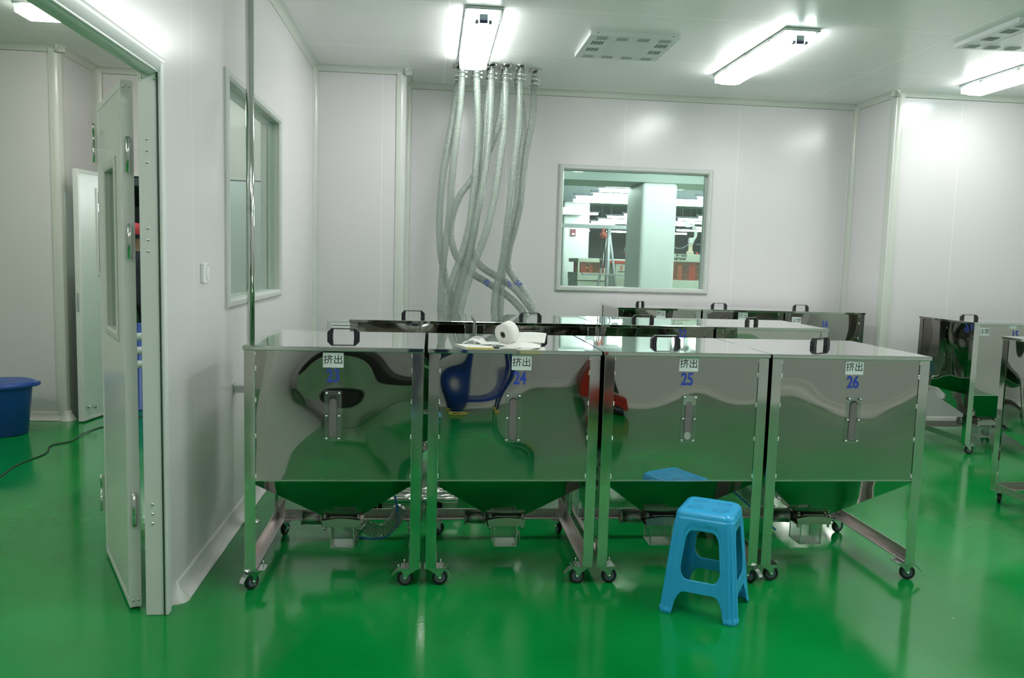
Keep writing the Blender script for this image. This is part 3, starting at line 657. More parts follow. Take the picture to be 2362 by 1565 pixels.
def add_handle(root, x, y, rot, cover=False):
    lid = [c for c in kids(root) if c.name.split('.')[0] == 'lid'][0]
    w2, h, t, d = 0.078, 0.043, 0.011, 0.011
    out = [(-w2, 0), (-w2, h * 0.55), (-w2 + 0.020, h), (w2 - 0.020, h), (w2, h * 0.55), (w2, 0)]
    inn = [(w2 - 0.026, 0), (w2 - 0.028, h - 0.008), (w2 - 0.031, h - 0.0045), (-w2 + 0.031, h - 0.0045), (-w2 + 0.028, h - 0.008), (-w2 + 0.026, 0)]
    mb = MB(); mb.prism(out + inn, 'y', -d, d)
    # non-convex outline: triangulate by building three convex pieces instead
    mb = MB()
    for s in (-1, 1):
        mb.prism([(s * w2, 0), (s * w2, h * 0.55), (s * (w2 - 0.020), h), (s * (w2 - 0.029), h), (s * (w2 - 0.026), 0)], 'y', -d, d)
    mb.prism([(-w2 + 0.029, h), (-w2 + 0.0285, h - 0.0045), (w2 - 0.0285, h - 0.0045), (w2 - 0.029, h)], 'y', -d, d)
    o = mb.build('handle', 'black', lid, 0.0015, 2, loc=(x, y, BH), rot=(0, 0, rot))
    o['label'] = 'black plastic bridge handle'
def add_glass(root, fill, x=0.394, top=0.904, bot=0.681, seed=0, tilt=0.0, collar=False):
    g = MB(); w2 = 0.036
    g.box(-w2, w2, -0.008, 0, bot, top)
    o = g.build('sight_glass', 'acrylic', root, 0.001, loc=(x, 0.011, 0), rot=(0, tilt, 0))
    def caps(hw, z0, z1, y, mat, name, par, th=0.0015):
        pl = [(hw * math.cos(a), z1 - hw + hw * math.sin(a)) for a in [PI * k / 10 for k in range(11)]] + [(-hw * math.cos(a), z0 + hw - hw * math.sin(a)) for a in [PI * k / 10 for k in range(11)]]
        return MB().prism(pl, 'y', y - th, y).build(name, mat, par)
    caps(0.0175, bot + 0.012, top - 0.017, -0.001, 'dark', 'slot', o)
    caps(0.0160, bot + 0.013, top - 0.017 - fill, -0.003, 'pellet', 'pellet_fill', o)
    if seed == 2: caps(0.0155, bot + 0.0135, bot + 0.05, -0.0048, 'palep', 'pale_pellet_layer', o)
    for (xx, zz) in [(-0.027, top - 0.010), (0.027, top - 0.010), (-0.027, (top + bot) / 2), (0.027, (top + bot) / 2), (-0.027, bot + 0.010), (0.027, bot + 0.010)]:
        MB().lathe([(0, -0.006), (0.0035, -0.0055), (0.0062, -0.002), (0.0062, 0)], (xx, -0.008, zz), 'y', 12).build('screw', 'polished', o)
    if collar:
        MB().box(-0.03, 0.03, -0.004, 0.0, top - 0.045, top - 0.002).build('backing_plate', 'weld', o)
def add_sticker(root, txt, x, z, s=1.0, tilt=0.0, num=None, nx=None, nz=None, ns=1.0):
    c = MB().box(-0.0445 * s, 0.0445 * s, -0.0012, 0, -0.033 * s, 0.033 * s).build('sticker', 'sticker', root, loc=(x, 0.0102, z), rot=(0, tilt, 0))
    c['label'] = 'white sticker with black characters'
    text_mesh(txt, 0.043 * s, 'printed_characters', 'ink', c, (0, -0.0014, 0), (PI / 2, 0, 0), bold=0.0001, ext=0.0003)
    if num:
        n = text_mesh(num, 0.080 * ns, 'painted_number', 'bluenum', root, (nx if nx is not None else x, 0.0102, nz if nz is not None else z - 0.075), (PI / 2, tilt, 0), sx=0.74, bold=0.0020, ext=0.0004)

BL, BR_ = PI, 0.0    # brake pedal pointing left / right
X1 = [-0.8085, -0.0085, 0.7855, 1.5775]
ROWS = []
cfg1 = [
 ([1.0 + PI, BL, 1.3, 2.0], 'front row hopper bin marked 23, beside the partition wall and steel pole', '23', (0.385, 0.455, 0.0), (0.388, 1.041), 0.0),
 ([BR_, BL, 0.5, 1.7], 'front row hopper bin marked 24, with papers on its lid', '24', (0.530, 0.520, 0.1), (0.421, 1.041), 0.0),
 ([BR_, BR_ - 1.0, 0.2, 0.6], 'front row hopper bin marked 25, behind the sky blue stool', '25', (0.402, 0.400, 0.10), (0.400, 1.046), 0.0),
 ([BR_, BR_ - 0.25, 1.2, 0.3], 'front row hopper bin marked 26, at the open floor end of its row', '26', (0.450, 0.440, 0.58), (0.408, 1.042), 0.0)]
for i, (cs, lab, num, hd, st, _) in enumerate(cfg1):
    r = make_bin(cs, skin='mirror_dented' if i < 2 else 'mirror'); r.location = (X1[i], 3.556, 0)
    tag(r, lab, 'bin', 'stainless hopper bins in the front row')
    add_handle(r, *hd)
    add_sticker(r, '挤出', st[0], st[1], num=num, nx=st[0] + (0.0, -0.006, -0.004, -0.002)[i], nz=st[1] - 0.072)
    add_glass(r, (0.018, 0.006, 0.012, 0.010)[i], (0.388, 0.388, 0.394, 0.400)[i], top=(0.904, 0.900, 0.902, 0.903)[i], bot=(0.681, 0.678, 0.681, 0.682)[i], seed=i, tilt=(0, 0.0, 0.02, 0.02)[i], collar=(i == 2))
    ROWS.append(r)
base = make_bin([BR_, BL, 0.8, 2.2], skin='mirror_wavy_lit')
X2 = [-0.5106, 0.2900, 1.0850, 1.8780]
lab2 = ['second row hopper bin nearest the partition wall, behind the bins marked 23 and 24', 'second row hopper bin behind the papers, with a handle in front of the hoses',
        'second row hopper bin faintly marked 22, behind the bin marked 25', 'second row hopper bin at the open end, its lid corner behind the bin marked 26']
hd2 = [(0.395, 0.335, 0.0), (0.395, 0.36, 0.05), (0.40, 0.385, 0.0), (0.39, 0.36, 0.70)]
for i in range(4):
    r = base if i == 0 else copy_tree(base, skip=('handle', 'sticker', 'painted_number', 'sight_glass'))
    r.location = (X2[i], 5.132, 0)
    r['tmp'] = 1; ROWS.append(r); tag(r, lab2[i], 'bin', 'stainless hopper bins in the second row')
X3 = [1.6925, 2.4840, 3.2740]
lab3 = ['rear row hopper bin under the back window, its bare side facing the hoses', 'rear row hopper bin in the middle below the back window', 'rear row hopper bin marked 16 near the white corner post']
R3 = []
for i in range(3):
    r = copy_tree(base); r.location = (X3[i], 7.16, 0); tag(r, lab3[i], 'bin', 'stainless hopper bins in the rear row'); R3.append(r)
R4 = []
for i, (x, l) in enumerate([(4.4085, 'hopper bin standing apart to the right of the corner post, with a white sticker'), (5.2100, 'hopper bin next to the one right of the corner post, cut by the picture edge')]):
    r = copy_tree(base); r.location = (x, 6.123, 0); tag(r, l, 'bin', 'stainless hopper bins on the far right'); R4.append(r)
r5 = copy_tree(base); r5.location = (3.676, 4.084, 0); tag(r5, 'closest right-hand hopper bin, mostly outside the picture, rear leg in view', 'bin')
for r in R3 + R4 + [r5]:
    for c in kids(r):
        if c.name.split('.')[0] == 'body':
            c.material_slots[0].link = 'OBJECT'; c.material_slots[0].material = M['mirror_dented']
for i, r in enumerate(ROWS[4:]):
    del r['tmp']; add_handle(r, *hd2[i])
    add_sticker(r, '挤出', 0.395, 0.93)
    if i == 2: text_mesh('22', 0.08, 'painted_number', 'bluenum', r, (0.57, 0.0102, 1.045), (PI / 2, 0, 0), sx=0.74, bold=0.0022, ext=0.0004)
    add_glass(r, 0.02)
for i, r in enumerate(R3):
    add_handle(r, *[(0.305, 0.38, 0.9), (0.285, 0.36, 0.0), (0.325, 0.375, 0.0)][i])
    add_sticker(r, ('挤出', '挤出', '注塑')[i], (0.404, 0.391, 0.118)[i], (1.045, 1.043, 1.013)[i])
    if i == 2: text_mesh('16', 0.085, 'painted_number', 'bluenum', r, (0.396, 0.0102, 0.985), (PI / 2, 0, 0), sx=0.74, bold=0.0020, ext=0.0004)
    add_glass(r, 0.02)
for i, r in enumerate(R4):
    add_handle(r, (0.205, 0.395)[i], 0.36, 0.0)
    if i == 0:
        add_sticker(r, '注塑', 0.099, 1.025)
        MB().box(-0.034, 0.034, -0.0012, 0, -0.012, 0.012).build('sticker', 'sticker', r, loc=(0.345, 0.0102, 1.066))
        text_mesh('15', 0.08, 'painted_number', 'bluenum', r, (0.372, 0.0102, 1.005), (PI / 2, 0, 0), sx=0.74, bold=0.0025, ext=0.0004)
    else: add_sticker(r, '注塑', 0.394, 1.03)
    add_glass(r, 0.02)
add_handle(r5, 0.4, 0.37, 0.3); add_sticker(r5, '注塑', 0.394, 1.03); add_glass(r5, 0.02)

# ------------------------------------------------------------------ papers on the lid of the second bin
t_ = BH
pg = 'label sheets lying on the lid of the second front bin'
def sheet(name, label, pts, th, mats, curl=None, cat='paper'):
    """pts: 4 corners on the lid (x,y); curl(u,v)->dz"""
    nu, nv = 12, 8; vs = []; fs = []
    for j in range(nv + 1):
        for i in range(nu + 1):
            u, v = i / nu, j / nv
            x = (1 - u) * (1 - v) * pts[0][0] + u * (1 - v) * pts[1][0] + u * v * pts[2][0] + (1 - u) * v * pts[3][0]
            y = (1 - u) * (1 - v) * pts[0][1] + u * (1 - v) * pts[1][1] + u * v * pts[2][1] + (1 - u) * v * pts[3][1]
            vs.append((x, y, t_ + 0.0008 + (curl(u, v) if curl else 0)))
    W_ = nu + 1
    for j in range(nv):
        for i in range(nu): fs.append((j * W_ + i, j * W_ + i + 1, (j + 1) * W_ + i + 1, (j + 1) * W_ + i))
    o = MB().add(vs, fs, 0, True).build(name, mats); s_ = o.modifiers.new('solid', 'SOLIDIFY'); s_.thickness = th; s_.offset = 1
    tag(o, label, cat, pg); return o
s1 = sheet('label_pad', 'flat label pad with a yellow edge at the left front of the lid', [(0.165, 3.60), (0.285, 3.595), (0.285, 3.72), (0.115, 3.735)], 0.004, ['paper', 'paperb'])
MB().obox((0.226, 3.593, t_ + 0.0028), (0.062, -0.002, 0), (0, 0.0012, 0), (0, 0, 0.0022)).build('yellow_edge', 'paperb', s1)
s2 = sheet('label_sheet', 'curled white label sheet with dark print, left of the paper roll', [(0.15, 3.77), (0.245, 3.70), (0.275, 3.80), (0.17, 3.88)], 0.001, 'paper', lambda u, v: 0.030 * math.sin(PI * min(1, (1 - u) * 1.1)) * (0.6 + 0.4 * v) + 0.002)
t = text_mesh('挤出', 0.035, 'print', 'ink', s2, (0.212, 3.795, t_ + 0.0345), (0.25, 0.25, -0.6), ext=0.0002)
s3 = sheet('label_sheet', 'white label strip lying under the paper roll', [(0.235, 3.68), (0.42, 3.66), (0.43, 3.78), (0.25, 3.80)], 0.001, 'paper', lambda u, v: 0.006 + 0.004 * math.sin(5 * u))
s4 = sheet('label_sheet', 'loose white label sheets spread to the right of the roll', [(0.32, 3.60), (0.50, 3.62), (0.52, 3.73), (0.36, 3.74)], 0.001, 'paper', lambda u, v: 0.003 + 0.014 * max(0, math.sin(PI * u)) * v)
s5 = sheet('label_strip', 'curled white strip rising at the right of the paper roll', [(0.40, 3.80), (0.545, 3.79), (0.565, 3.87), (0.43, 3.90)], 0.001, 'paper', lambda u, v: 0.008 + 0.040 * (v ** 1.3) + 0.004 * math.sin(3 * u))
s6 = sheet('label_sheet', 'small folded white label at the front edge under the others', [(0.31, 3.585), (0.395, 3.58), (0.40, 3.64), (0.32, 3.65)], 0.001, 'paper', lambda u, v: 0.001)
# roll of labels standing on edge, axis roughly across the view
rr = MB(); n = 40; R_, r_ = 0.050, 0.016
rr.lathe([(r_, -0.03), (R_, -0.03), (R_, 0.03), (r_, 0.03), (r_, -0.03)], (0, 0, 0), 'y', n)
roll = rr.build('label_roll', 'paper', loc=(0.36, 3.745, t_ + 0.060), rot=(0.30, 0.0, -0.85)); tag(roll, 'white paper roll of labels leaning on the sheets', 'paper roll')
MB().lathe([(r_ - 0.0035, -0.0305), (r_ + 0.0005, -0.0305), (r_ + 0.0005, 0.0305), (r_ - 0.0035, 0.0305), (r_ - 0.0035, -0.0305)], (0, 0, 0), 'y', 24).build('cardboard_core', plain('core_grey', (0.18, 0.16, 0.16), 0.8), roll)

# ------------------------------------------------------------------ plastic stool
def make_stool():
    H = 0.455; R = 0.030      # height, top edge round
    hb, ht = 0.166, 0.122    # half widths at floor and top
    cr_b, cr_t = 0.044, 0.042
    sm = empty('plastic_stool', (1.234, 3.333, 0), -0.54)
    tag(sm, 'sky blue moulded plastic stool standing in front of the bins marked 25 and 26', 'stool')
    def section(t, half, cr):
        """t in [-1,1] around one side: -1 mid of left corner, 1 mid of right corner; returns (x, y) with the side facing -y"""
        L = 2 * (half - cr); A = PI / 4 * cr; tot = L + 2 * A; s = (t + 1) / 2 * tot
        if s < A:
            a = -PI / 2 - PI / 4 + s / cr; return (-half + cr + cr * math.cos(a), -half + cr + cr * math.sin(a))
        if s > A + L:
            a = -PI / 2 + (s - A - L) / cr; return (half - cr + cr * math.cos(a), -half + cr + cr * math.sin(a))
        return (-half + cr + (s - A), -half)
    def outline_side():
        # unrolled outline in (t, h), counter clockwise, with the leg arch
        def arc(cx, cy, rx, ry, a0, a1, n=8): return [(cx + rx * math.cos(a0 + (a1 - a0) * k / n), cy + ry * math.sin(a0 + (a1 - a0) * k / n)) for k in range(n + 1)]
        o = [(-1, 0), (-0.70, 0), (-0.685, 0.035)] + arc(-0.41, 0.040, 0.27, 0.066, PI, PI / 2) + arc(0.41, 0.040, 0.27, 0.066, PI / 2, 0) + [(0.685, 0.035), (0.70, 0), (1, 0), (1, H - R)] + [(-1, H - R)]
        q = []
        for (cx, cy, a0) in [(-0.38, 0.215, PI), (0.38, 0.215, 1.5 * PI), (0.34, 0.315, 0), (-0.34, 0.315, 0.5 * PI)]:
            q += [(cx + (0.25) * math.cos(a0 + PI / 2 * k / 8), cy + 0.056 * math.sin(a0 + PI / 2 * k / 8)) for k in range(9)]
        return o, q
    o, q = outline_side()
    cu = bpy.data.curves.new('so', 'CURVE'); cu.dimensions = '2D'; cu.fill_mode = 'BOTH'
    for pl in (o, q):
        sp = cu.splines.new('POLY'); sp.points.add(len(pl) - 1); sp.use_cyclic_u = True
        for i, p in enumerate(pl): sp.points[i].co = (p[0], p[1], 0, 1)
    tmp = bpy.data.objects.new('so', cu); COL.objects.link(tmp)
    dg = bpy.context.evaluated_depsgraph_get(); dg.update()
    me = bpy.data.meshes.new_from_object(tmp.evaluated_get(dg)); bpy.data.objects.remove(tmp)
    bm = bmesh.new(); bm.from_mesh(me)
    for k in range(1, 72):
        t = -1 + 2 * k / 72
        bmesh.ops.bisect_plane(bm, geom=bm.verts[:] + bm.edges[:] + bm.faces[:], dist=1e-6, plane_co=(t, 0, 0), plane_no=(1, 0, 0))
    for k in range(1, 36):
        bmesh.ops.bisect_plane(bm, geom=bm.verts[:] + bm.edges[:] + bm.faces[:], dist=1e-6, plane_co=(0, (H - R) * k / 36, 0), plane_no=(0, 1, 0))
    bmesh.ops.remove_doubles(bm, verts=bm.verts[:], dist=1e-5)
    flat = [(v.co.x, v.co.y) for v in bm.verts]; faces = [tuple(v.index for v in f.verts) for f in bm.faces if True]
    bm.verts.index_update(); faces = [tuple(v.index for v in f.verts) for f in bm.faces]; bm.free()
    allm = bmesh.new()
    def flute(t, h):
        a = abs(t); d = 0.0
        fade = max(0.0, min(1.0, (H - R - h) / 0.05)); fade = fade * fade * (3 - 2 * fade)
        if True:
            for c, w_ in ((1.0, 0.04), (0.86, 0.035)): d += 0.0034 * math.exp(-((a - c) / w_) ** 2)
            for c, w_ in ((0.93, 0.018), (0.78, 0.02)): d -= 0.0022 * math.exp(-((a - c) / w_) ** 2)
        d *= fade
        if h < 0.022 and a > 0.6: d += 0.003
        # recessed face panel with a rounded top, framed by the legs
        ex = max(0.0, a - 0.40) / 0.30; ey = max(0.0, h - 0.315) / 0.085
        q_ = math.hypot(ex, ey) if h > 0.315 else ex
        m_ = max(0.0, min(1.0, (1.0 - q_) / 0.16)); d -= 0.0042 * m_ * m_ * (3 - 2 * m_)
        return d
    for side in range(4):
        rot = Matrix.Rotation(side * PI / 2, 3, 'Z'); vs = []
        for (t, h) in flat:
            k = h / H; half = hb + (ht - hb) * k; cr_ = cr_b + (cr_t - cr_b) * k
            half += flute(t, h)
            x, y = section(t, half, cr_); vs.append(allm.verts.new(rot @ Vector((x, y, h))))
        for f in faces:
            try: nf = allm.faces.new([vs[i] for i in f]); nf.smooth = True
            except ValueError: pass
    bmesh.ops.remove_doubles(allm, verts=allm.verts[:], dist=2e-4)
    bmesh.ops.recalc_face_normals(allm, faces=allm.faces)
    me2 = bpy.data.meshes.new('legs_and_sides'); allm.to_mesh(me2); allm.free(); me2.materials.append(M['stool'])
    ob = bpy.data.objects.new('legs_and_sides', me2); COL.objects.link(ob); ob.parent = sm
    s_ = ob.modifiers.new('solid', 'SOLIDIFY'); s_.thickness = 0.0035; s_.offset = -1
    # seat top: rings from the side inward with a rounded edge, slight swirl relief
    mb = MB(); rings = []
    NT = 96; hw0 = hb + (ht - hb) * (H - R) / H; cr0 = cr_b + (cr_t - cr_b) * (H - R) / H
    prof = [(0.0, 0.0)] + [(R * (1 - math.cos(a)), R * math.sin(a)) for a in [PI / 2 * k / 6 for k in range(1, 7)]]
    prof += [(R + 0.006, R + 0.0005), (R + 0.010, R - 0.002)] + [(R + 0.010 + 0.0085 * k, R - 0.002 + 0.0002 * k) for k in range(1, 8)]
    for (inn, dz) in prof:
        half = hw0 - inn; c_ = max(0.004, cr0 - inn * 0.75); ringv = []
        for sd in range(4):
            rot = Matrix.Rotation(sd * PI / 2, 3, 'Z')
            for k in range(NT // 4):
                t = -1 + 2 * k / (NT // 4); x, y = section(t, max(half, c_ + 0.001), c_); p = rot @ Vector((x, y, H - R + dz))
                if inn > R + 0.012:
                    for (ax, ay) in ((0.05, 0.05), (-0.05, 0.05), (0.05, -0.05), (-0.05, -0.05)):
                        d = math.hypot(p.x - ax, p.y - ay); p.z += 0.0009 * math.sin(d * 520) * max(0, 1 - d / 0.045)
                ringv.append(tuple(p))
        rings.append(ringv)
    # finer relief grid in the centre
    vs = [p for r in rings for p in r]; fs = []
    for j in range(len(rings) - 1):
        for k in range(NT): fs.append((j * NT + k, j * NT + (k + 1) % NT, (j + 1) * NT + (k + 1) % NT, (j + 1) * NT + k))
    mb.add(vs, fs, 0, True)
    mb.add([rings[-1][k] for k in range(NT)], [tuple(range(NT))], 0, True)
    mb.build('seat', M['stoolseat'], sm)
    return sm
ms, nt, b = new_mat('sky_blue_plastic_swirls'); M['stoolseat'] = ms
b.inputs['Base Color'].default_value = (0.03, 0.42, 0.80, 1); b.inputs['Roughness'].default_value = 0.26
tc = nt.nodes.new('ShaderNodeTexCoord'); bp = nt.nodes.new('ShaderNodeBump'); bp.inputs['Distance'].default_value = 0.0012
last = None
for (ax, ay) in ((0.052, 0.052), (-0.052, 0.052), (0.052, -0.052), (-0.052, -0.052)):
    ds = nt.nodes.new('ShaderNodeVectorMath'); ds.operation = 'DISTANCE'; ds.inputs[1].default_value = (ax, ay, 0.453); nt.links.new(tc.outputs['Object'], ds.inputs[0])
    ml = nt.nodes.new('ShaderNodeMath'); ml.operation = 'MULTIPLY'; ml.inputs[1].default_value = 900; nt.links.new(ds.outputs['Value'], ml.inputs[0])
    sn = nt.nodes.new('ShaderNodeMath'); sn.operation = 'SINE'; nt.links.new(ml.outputs[0], sn.inputs[0])
    mk = nt.nodes.new('ShaderNodeMapRange'); mk.inputs[1].default_value = 0.030; mk.inputs[2].default_value = 0.036; mk.inputs[3].default_value = 1; mk.inputs[4].default_value = 0; nt.links.new(ds.outputs['Value'], mk.inputs[0])
    pr = nt.nodes.new('ShaderNodeMath'); pr.operation = 'MULTIPLY'; nt.links.new(sn.outputs[0], pr.inputs[0]); nt.links.new(mk.outputs[0], pr.inputs[1])
    if last is None: last = pr.outputs[0]
    else:
        ad = nt.nodes.new('ShaderNodeMath'); ad.operation = 'ADD'; nt.links.new(last, ad.inputs[0]); nt.links.new(pr.outputs[0], ad.inputs[1]); last = ad.outputs[0]
nt.links.new(last, bp.inputs['Height']); nt.links.new(bp.outputs[0], b.inputs['Normal'])
make_stool()

# ------------------------------------------------------------------ steel pole, wall switch, wall fixtures
pole = empty('steel_pole', (-0.975, 4.5, 0)); tag(pole, 'tall polished steel pole rising to the ceiling beside the partition wall', 'pole')
MB().lathe([(0, 0.0), (0.0215, 0.0), (0.0215, ZC - 0.002), (0, ZC - 0.002)], (0, 0, 0), 'z', 28).build('tube', 'polished', pole)
mb = MB().box(-0.092, -0.012, -0.022, 0.022, 0.735, 0.775).lathe([(0.0216, 0.735), (0.026, 0.735), (0.026, 0.775), (0.0216, 0.775), (0.0216, 0.735)], (0, 0, 0), 'z', 20).box(-0.0915, -0.086, -0.03, 0.03, 0.725, 0.785)
mb.build('wall_bracket', 'zinc', pole, 0.001)
MB().lathe([(0, 0), (0.045, 0), (0.045, 0.006), (0.022, 0.008)], (0, 0, 0), 'z', 20).build('base_flange', 'zinc', pole)
sw = empty('light_switch', (XL, 3.92, 1.40)); tag(sw, 'white wall switch between the door frame and the partition window', 'switch')
MB().box(0, 0.016, -0.043, 0.043, -0.046, 0.046).build('plate', 'white_pl', sw, 0.003)
MB().obox((0.0185, 0.012, -0.004), (0.003, 0, 0.0006), (0, 0.018, 0), (0, 0, 0.03)).build('rocker', 'white_pl', sw, 0.002)
MB().box(0.0162, 0.0175, 0.0, 0.04, 0.034, 0.036).build('marking', 'dark', sw)
wb = empty('wall_socket_box', (-0.80, YA, 0.83)); tag(wb, 'pale framed socket box low on the wall behind the second row bins', 'socket box')
MB().box(-0.13, 0.13, -0.012, 0, -0.085, 0.075).build('surround', 'frame', wb, 0.003)
MB().box(-0.10, 0.10, -0.018, -0.012, -0.07, 0.048).build('cover', 'white_pl', wb, 0.002)
MB().box(-0.09, 0.09, -0.02, -0.018, 0.030, 0.036).build('rim', 'hub', wb)

# ------------------------------------------------------------------ hoses and lines under the front row
def hose_obj(name, label, pts, r, group=None, cuff=True):
    root = empty(name, pts[0]); p0 = Vector(pts[0]); tag(root, label, 'hose', group)
    hose_mb([tuple(Vector(p) - p0) for p in pts], r, 0.006, 14).build('hose', ['hose_clear', 'hose_rib'], root)
    for e, d in ((Vector(pts[0]), Vector(pts[1]) - Vector(pts[0])), (Vector(pts[-1]), Vector(pts[-2]) - Vector(pts[-1]))):
        d.normalize(); q = e - p0
        MB().tube([q, q + d * 0.02], r * 1.08, 16).build('cuff', 'zinc', root)
    return root
hose_obj('suction_hose', 'clear spiral hose curving out of the drop box of the bin marked 23', [(-0.330, 3.965, 0.165), (-0.28, 3.98, 0.135), (-0.22, 4.0, 0.122), (-0.165, 4.06, 0.145), (-0.14, 4.13, 0.19)], 0.034)
hose_obj('suction_hose', 'grey ribbed hose bending low behind the near leg of the bin marked 23', [(-0.72, 4.40, 0.42), (-0.80, 4.46, 0.31), (-0.76, 4.5, 0.20), (-0.66, 4.5, 0.155), (-0.52, 4.40, 0.10), (-0.42, 4.30, 0.045), (-0.36, 4.24, 0.036)], 0.034)
hose_obj('suction_hose', 'clear hose slanting down between the bins marked 25 and 26', [(1.62, 4.42, 0.42), (1.72, 4.40, 0.31), (1.80, 4.38, 0.235), (1.88, 4.36, 0.16), (1.98, 4.36, 0.10)], 0.036)
ln = MB().tube(smooth_path([(-0.345, 3.955, 0.105), (-0.28, 3.97, 0.088), (-0.20, 4.0, 0.09), (-0.15, 4.05, 0.13), (-0.15, 4.07, 0.19), (-0.165, 4.10, 0.27)], 0.01), 0.005, 8).build('air_line', 'bluec'); tag(ln, 'thin blue air line under the bin marked 23', 'air line')
ln = MB().tube(smooth_path([(1.58, 4.36, 0.40), (1.70, 4.34, 0.26), (1.80, 4.32, 0.17), (1.90, 4.3, 0.08), (1.98, 4.28, 0.012)], 0.01), 0.005, 8).build('air_line', 'bluec'); tag(ln, 'thin blue air line beside the clear hose near the bin marked 26', 'air line')
rack = 'steel suction lances lying on the floor between the rows'
for i, (y, z, xa, xb) in enumerate([(4.62, 0.09, -0.42, 0.18), (4.69, 0.085, -0.45, 0.16), (4.76, 0.09, -0.40, 0.2), (4.83, 0.085, -0.46, 0.12)]):
    ro = empty('suction_lance', ((xa + xb) / 2, y, 0.0)); tag(ro, ['steel suction lance nearest the front row', 'steel suction lance second from the front row', 'steel suction lance second from the second row', 'steel suction lance nearest the second row'][i], 'lance', rack)
    hl = (xb - xa) / 2
    MB().lathe([(0, -hl), (0.019, -hl), (0.019, hl), (0, hl)], (0, 0, z), 'x', 20).build('tube', 'polished', ro)
    for s in (-0.6, 0.6): MB().box(s * hl - 0.012, s * hl + 0.012, -0.022, 0.022, 0.0, z - 0.017).build('rest_block', 'rubber', ro)

# ------------------------------------------------------------------ side room: bucket, floor cable
bk = empty('plastic_bin', (-3.39, 6.72, 0)); tag(bk, 'round royal blue plastic bucket with a lid in the side room', 'bucket')
MB().lathe([(0, 0), (0.165, 0.0), (0.175, 0.01), (0.212, 0.39), (0.216, 0.40), (0, 0.40)], (0, 0, 0), 'z', 48).build('body', 'blueb', bk)
MB().lathe([(0.216, 0.385), (0.236, 0.385), (0.238, 0.40), (0.236, 0.418), (0.225, 0.424), (0.215, 0.428), (0.18, 0.432), (0.16, 0.428), (0.10, 0.430), (0.06, 0.436), (0, 0.438)], (0, 0, 0), 'z', 48).build('lid', 'blueb', bk)
for a in (0.15, PI + 0.15): MB().obox((0.245 * math.cos(a), 0.245 * math.sin(a), 0.405), (0.02 * math.cos(a), 0.02 * math.sin(a), 0), (-0.05 * math.sin(a), 0.05 * math.cos(a), 0), (0, 0, 0.016)).build('grip', 'blueb', bk, 0.004)
cb = MB().tube(smooth_path([(-2.62, 4.3, 0.005), (-2.70, 4.9, 0.005), (-2.761, 5.41, 0.005), (-2.802, 5.718, 0.005), (-2.769, 6.051, 0.005), (-2.838, 6.295, 0.006), (-2.753, 6.441, 0.007), (-2.767, 6.672, 0.012), (-2.741, 6.956, 0.005), (-2.55, 7.5, 0.005), (-2.3, 8.6, 0.005), (-2.2, 9.4, 0.005)], 0.03), 0.005, 8).build('power_cable', 'cable')
tag(cb, 'dark power cable winding across the green floor of the side room', 'cable')
# striped bollard
bo = empty('striped_bollard', (-2.70, 7.80, 0)); tag(bo, 'blue bollard with white bands standing in the far doorway', 'bollard')
MB().lathe([(0, 0.0), (0.085, 0.0), (0.085, 0.02), (0.045, 0.03), (0.042, 0.80), (0.03, 0.815), (0, 0.82)], (0, 0, 0), 'z', 24).build('post', 'blueb', bo)
for z in (0.73, 0.60, 0.47): MB().lathe([(0.0425, z), (0.0445, z), (0.0445, z - 0.07), (0.0425, z - 0.07)], (0, 0, 0), 'z', 24).build('band', 'stripe_w', bo)

# ================================================================== FACTORY HALL behind the back wall
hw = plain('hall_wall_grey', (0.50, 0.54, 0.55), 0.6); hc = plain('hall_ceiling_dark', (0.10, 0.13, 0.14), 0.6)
struct(MB().box(-14.5, 16, 46, 46.1, 0, 3.6), 'wall_hall_back', hw)
struct(MB().box(-14.6, -14.5, YB + 0.12, 46, 0, 3.6), 'wall_hall_left', hw)
struct(MB().box(16, 16.1, YB + 0.12, 46, 0, 3.6), 'wall_hall_right', hw)
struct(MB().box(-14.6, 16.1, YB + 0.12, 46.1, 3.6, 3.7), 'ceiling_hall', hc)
struct(MB().box(XE + 0.12, 16, YB, YB + 0.12, 0, 3.6).box(-14.5, XW, YB, YB + 0.12, 0, 3.6).box(XW, XE + 0.12, YB + 0.02, YB + 0.12, ZC + 0.12, 3.6), 'wall_hall_front', hw)
M['mint'] = plain('mint_painted_column', (0.78, 0.80, 0.78), 0.45)
for i, (x0, x1, y0, y1) in enumerate([(2.88, 3.38, 11.0, 11.9), (2.60, 3.14, 16.0, 16.9), (-2.56, -1.92, 10.2, 10.9), (8.4, 9.0, 20, 20.9), (-8.4, -7.8, 14, 14.9)]):
    o = MB().box(x0, x1, y0, y1, 0, (2.619, 2.699, 3.6, 3.6, 3.6)[i]).build('hall_column', 'mint', bevel=0.05, seg=3)
    tag(o, ['nearest pale square column behind the back window', 'further pale square column behind the back window, carrying a red sign', 'pale square column seen through the side room doorway', 'pale column deep in the hall on the right', 'pale column deep in the hall on the left'][i], 'column', 'columns of the factory hall')
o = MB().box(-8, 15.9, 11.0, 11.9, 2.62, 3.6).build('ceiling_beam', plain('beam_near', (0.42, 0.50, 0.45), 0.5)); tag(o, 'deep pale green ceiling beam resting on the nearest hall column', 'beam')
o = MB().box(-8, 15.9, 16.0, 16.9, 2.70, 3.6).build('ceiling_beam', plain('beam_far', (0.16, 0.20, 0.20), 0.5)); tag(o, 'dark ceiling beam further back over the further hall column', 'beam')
bm_ = MB().box(1.6, 2.95, 15.7, 15.95, 2.42, 2.56).build('roof_beam', 'mint'); tag(bm_, 'pale horizontal duct beam crossing in front of the further column', 'beam')
rs = empty('red_sign', (2.80, 15.985, 2.08)); tag(rs, 'small dark red square sign on the further column', 'sign')
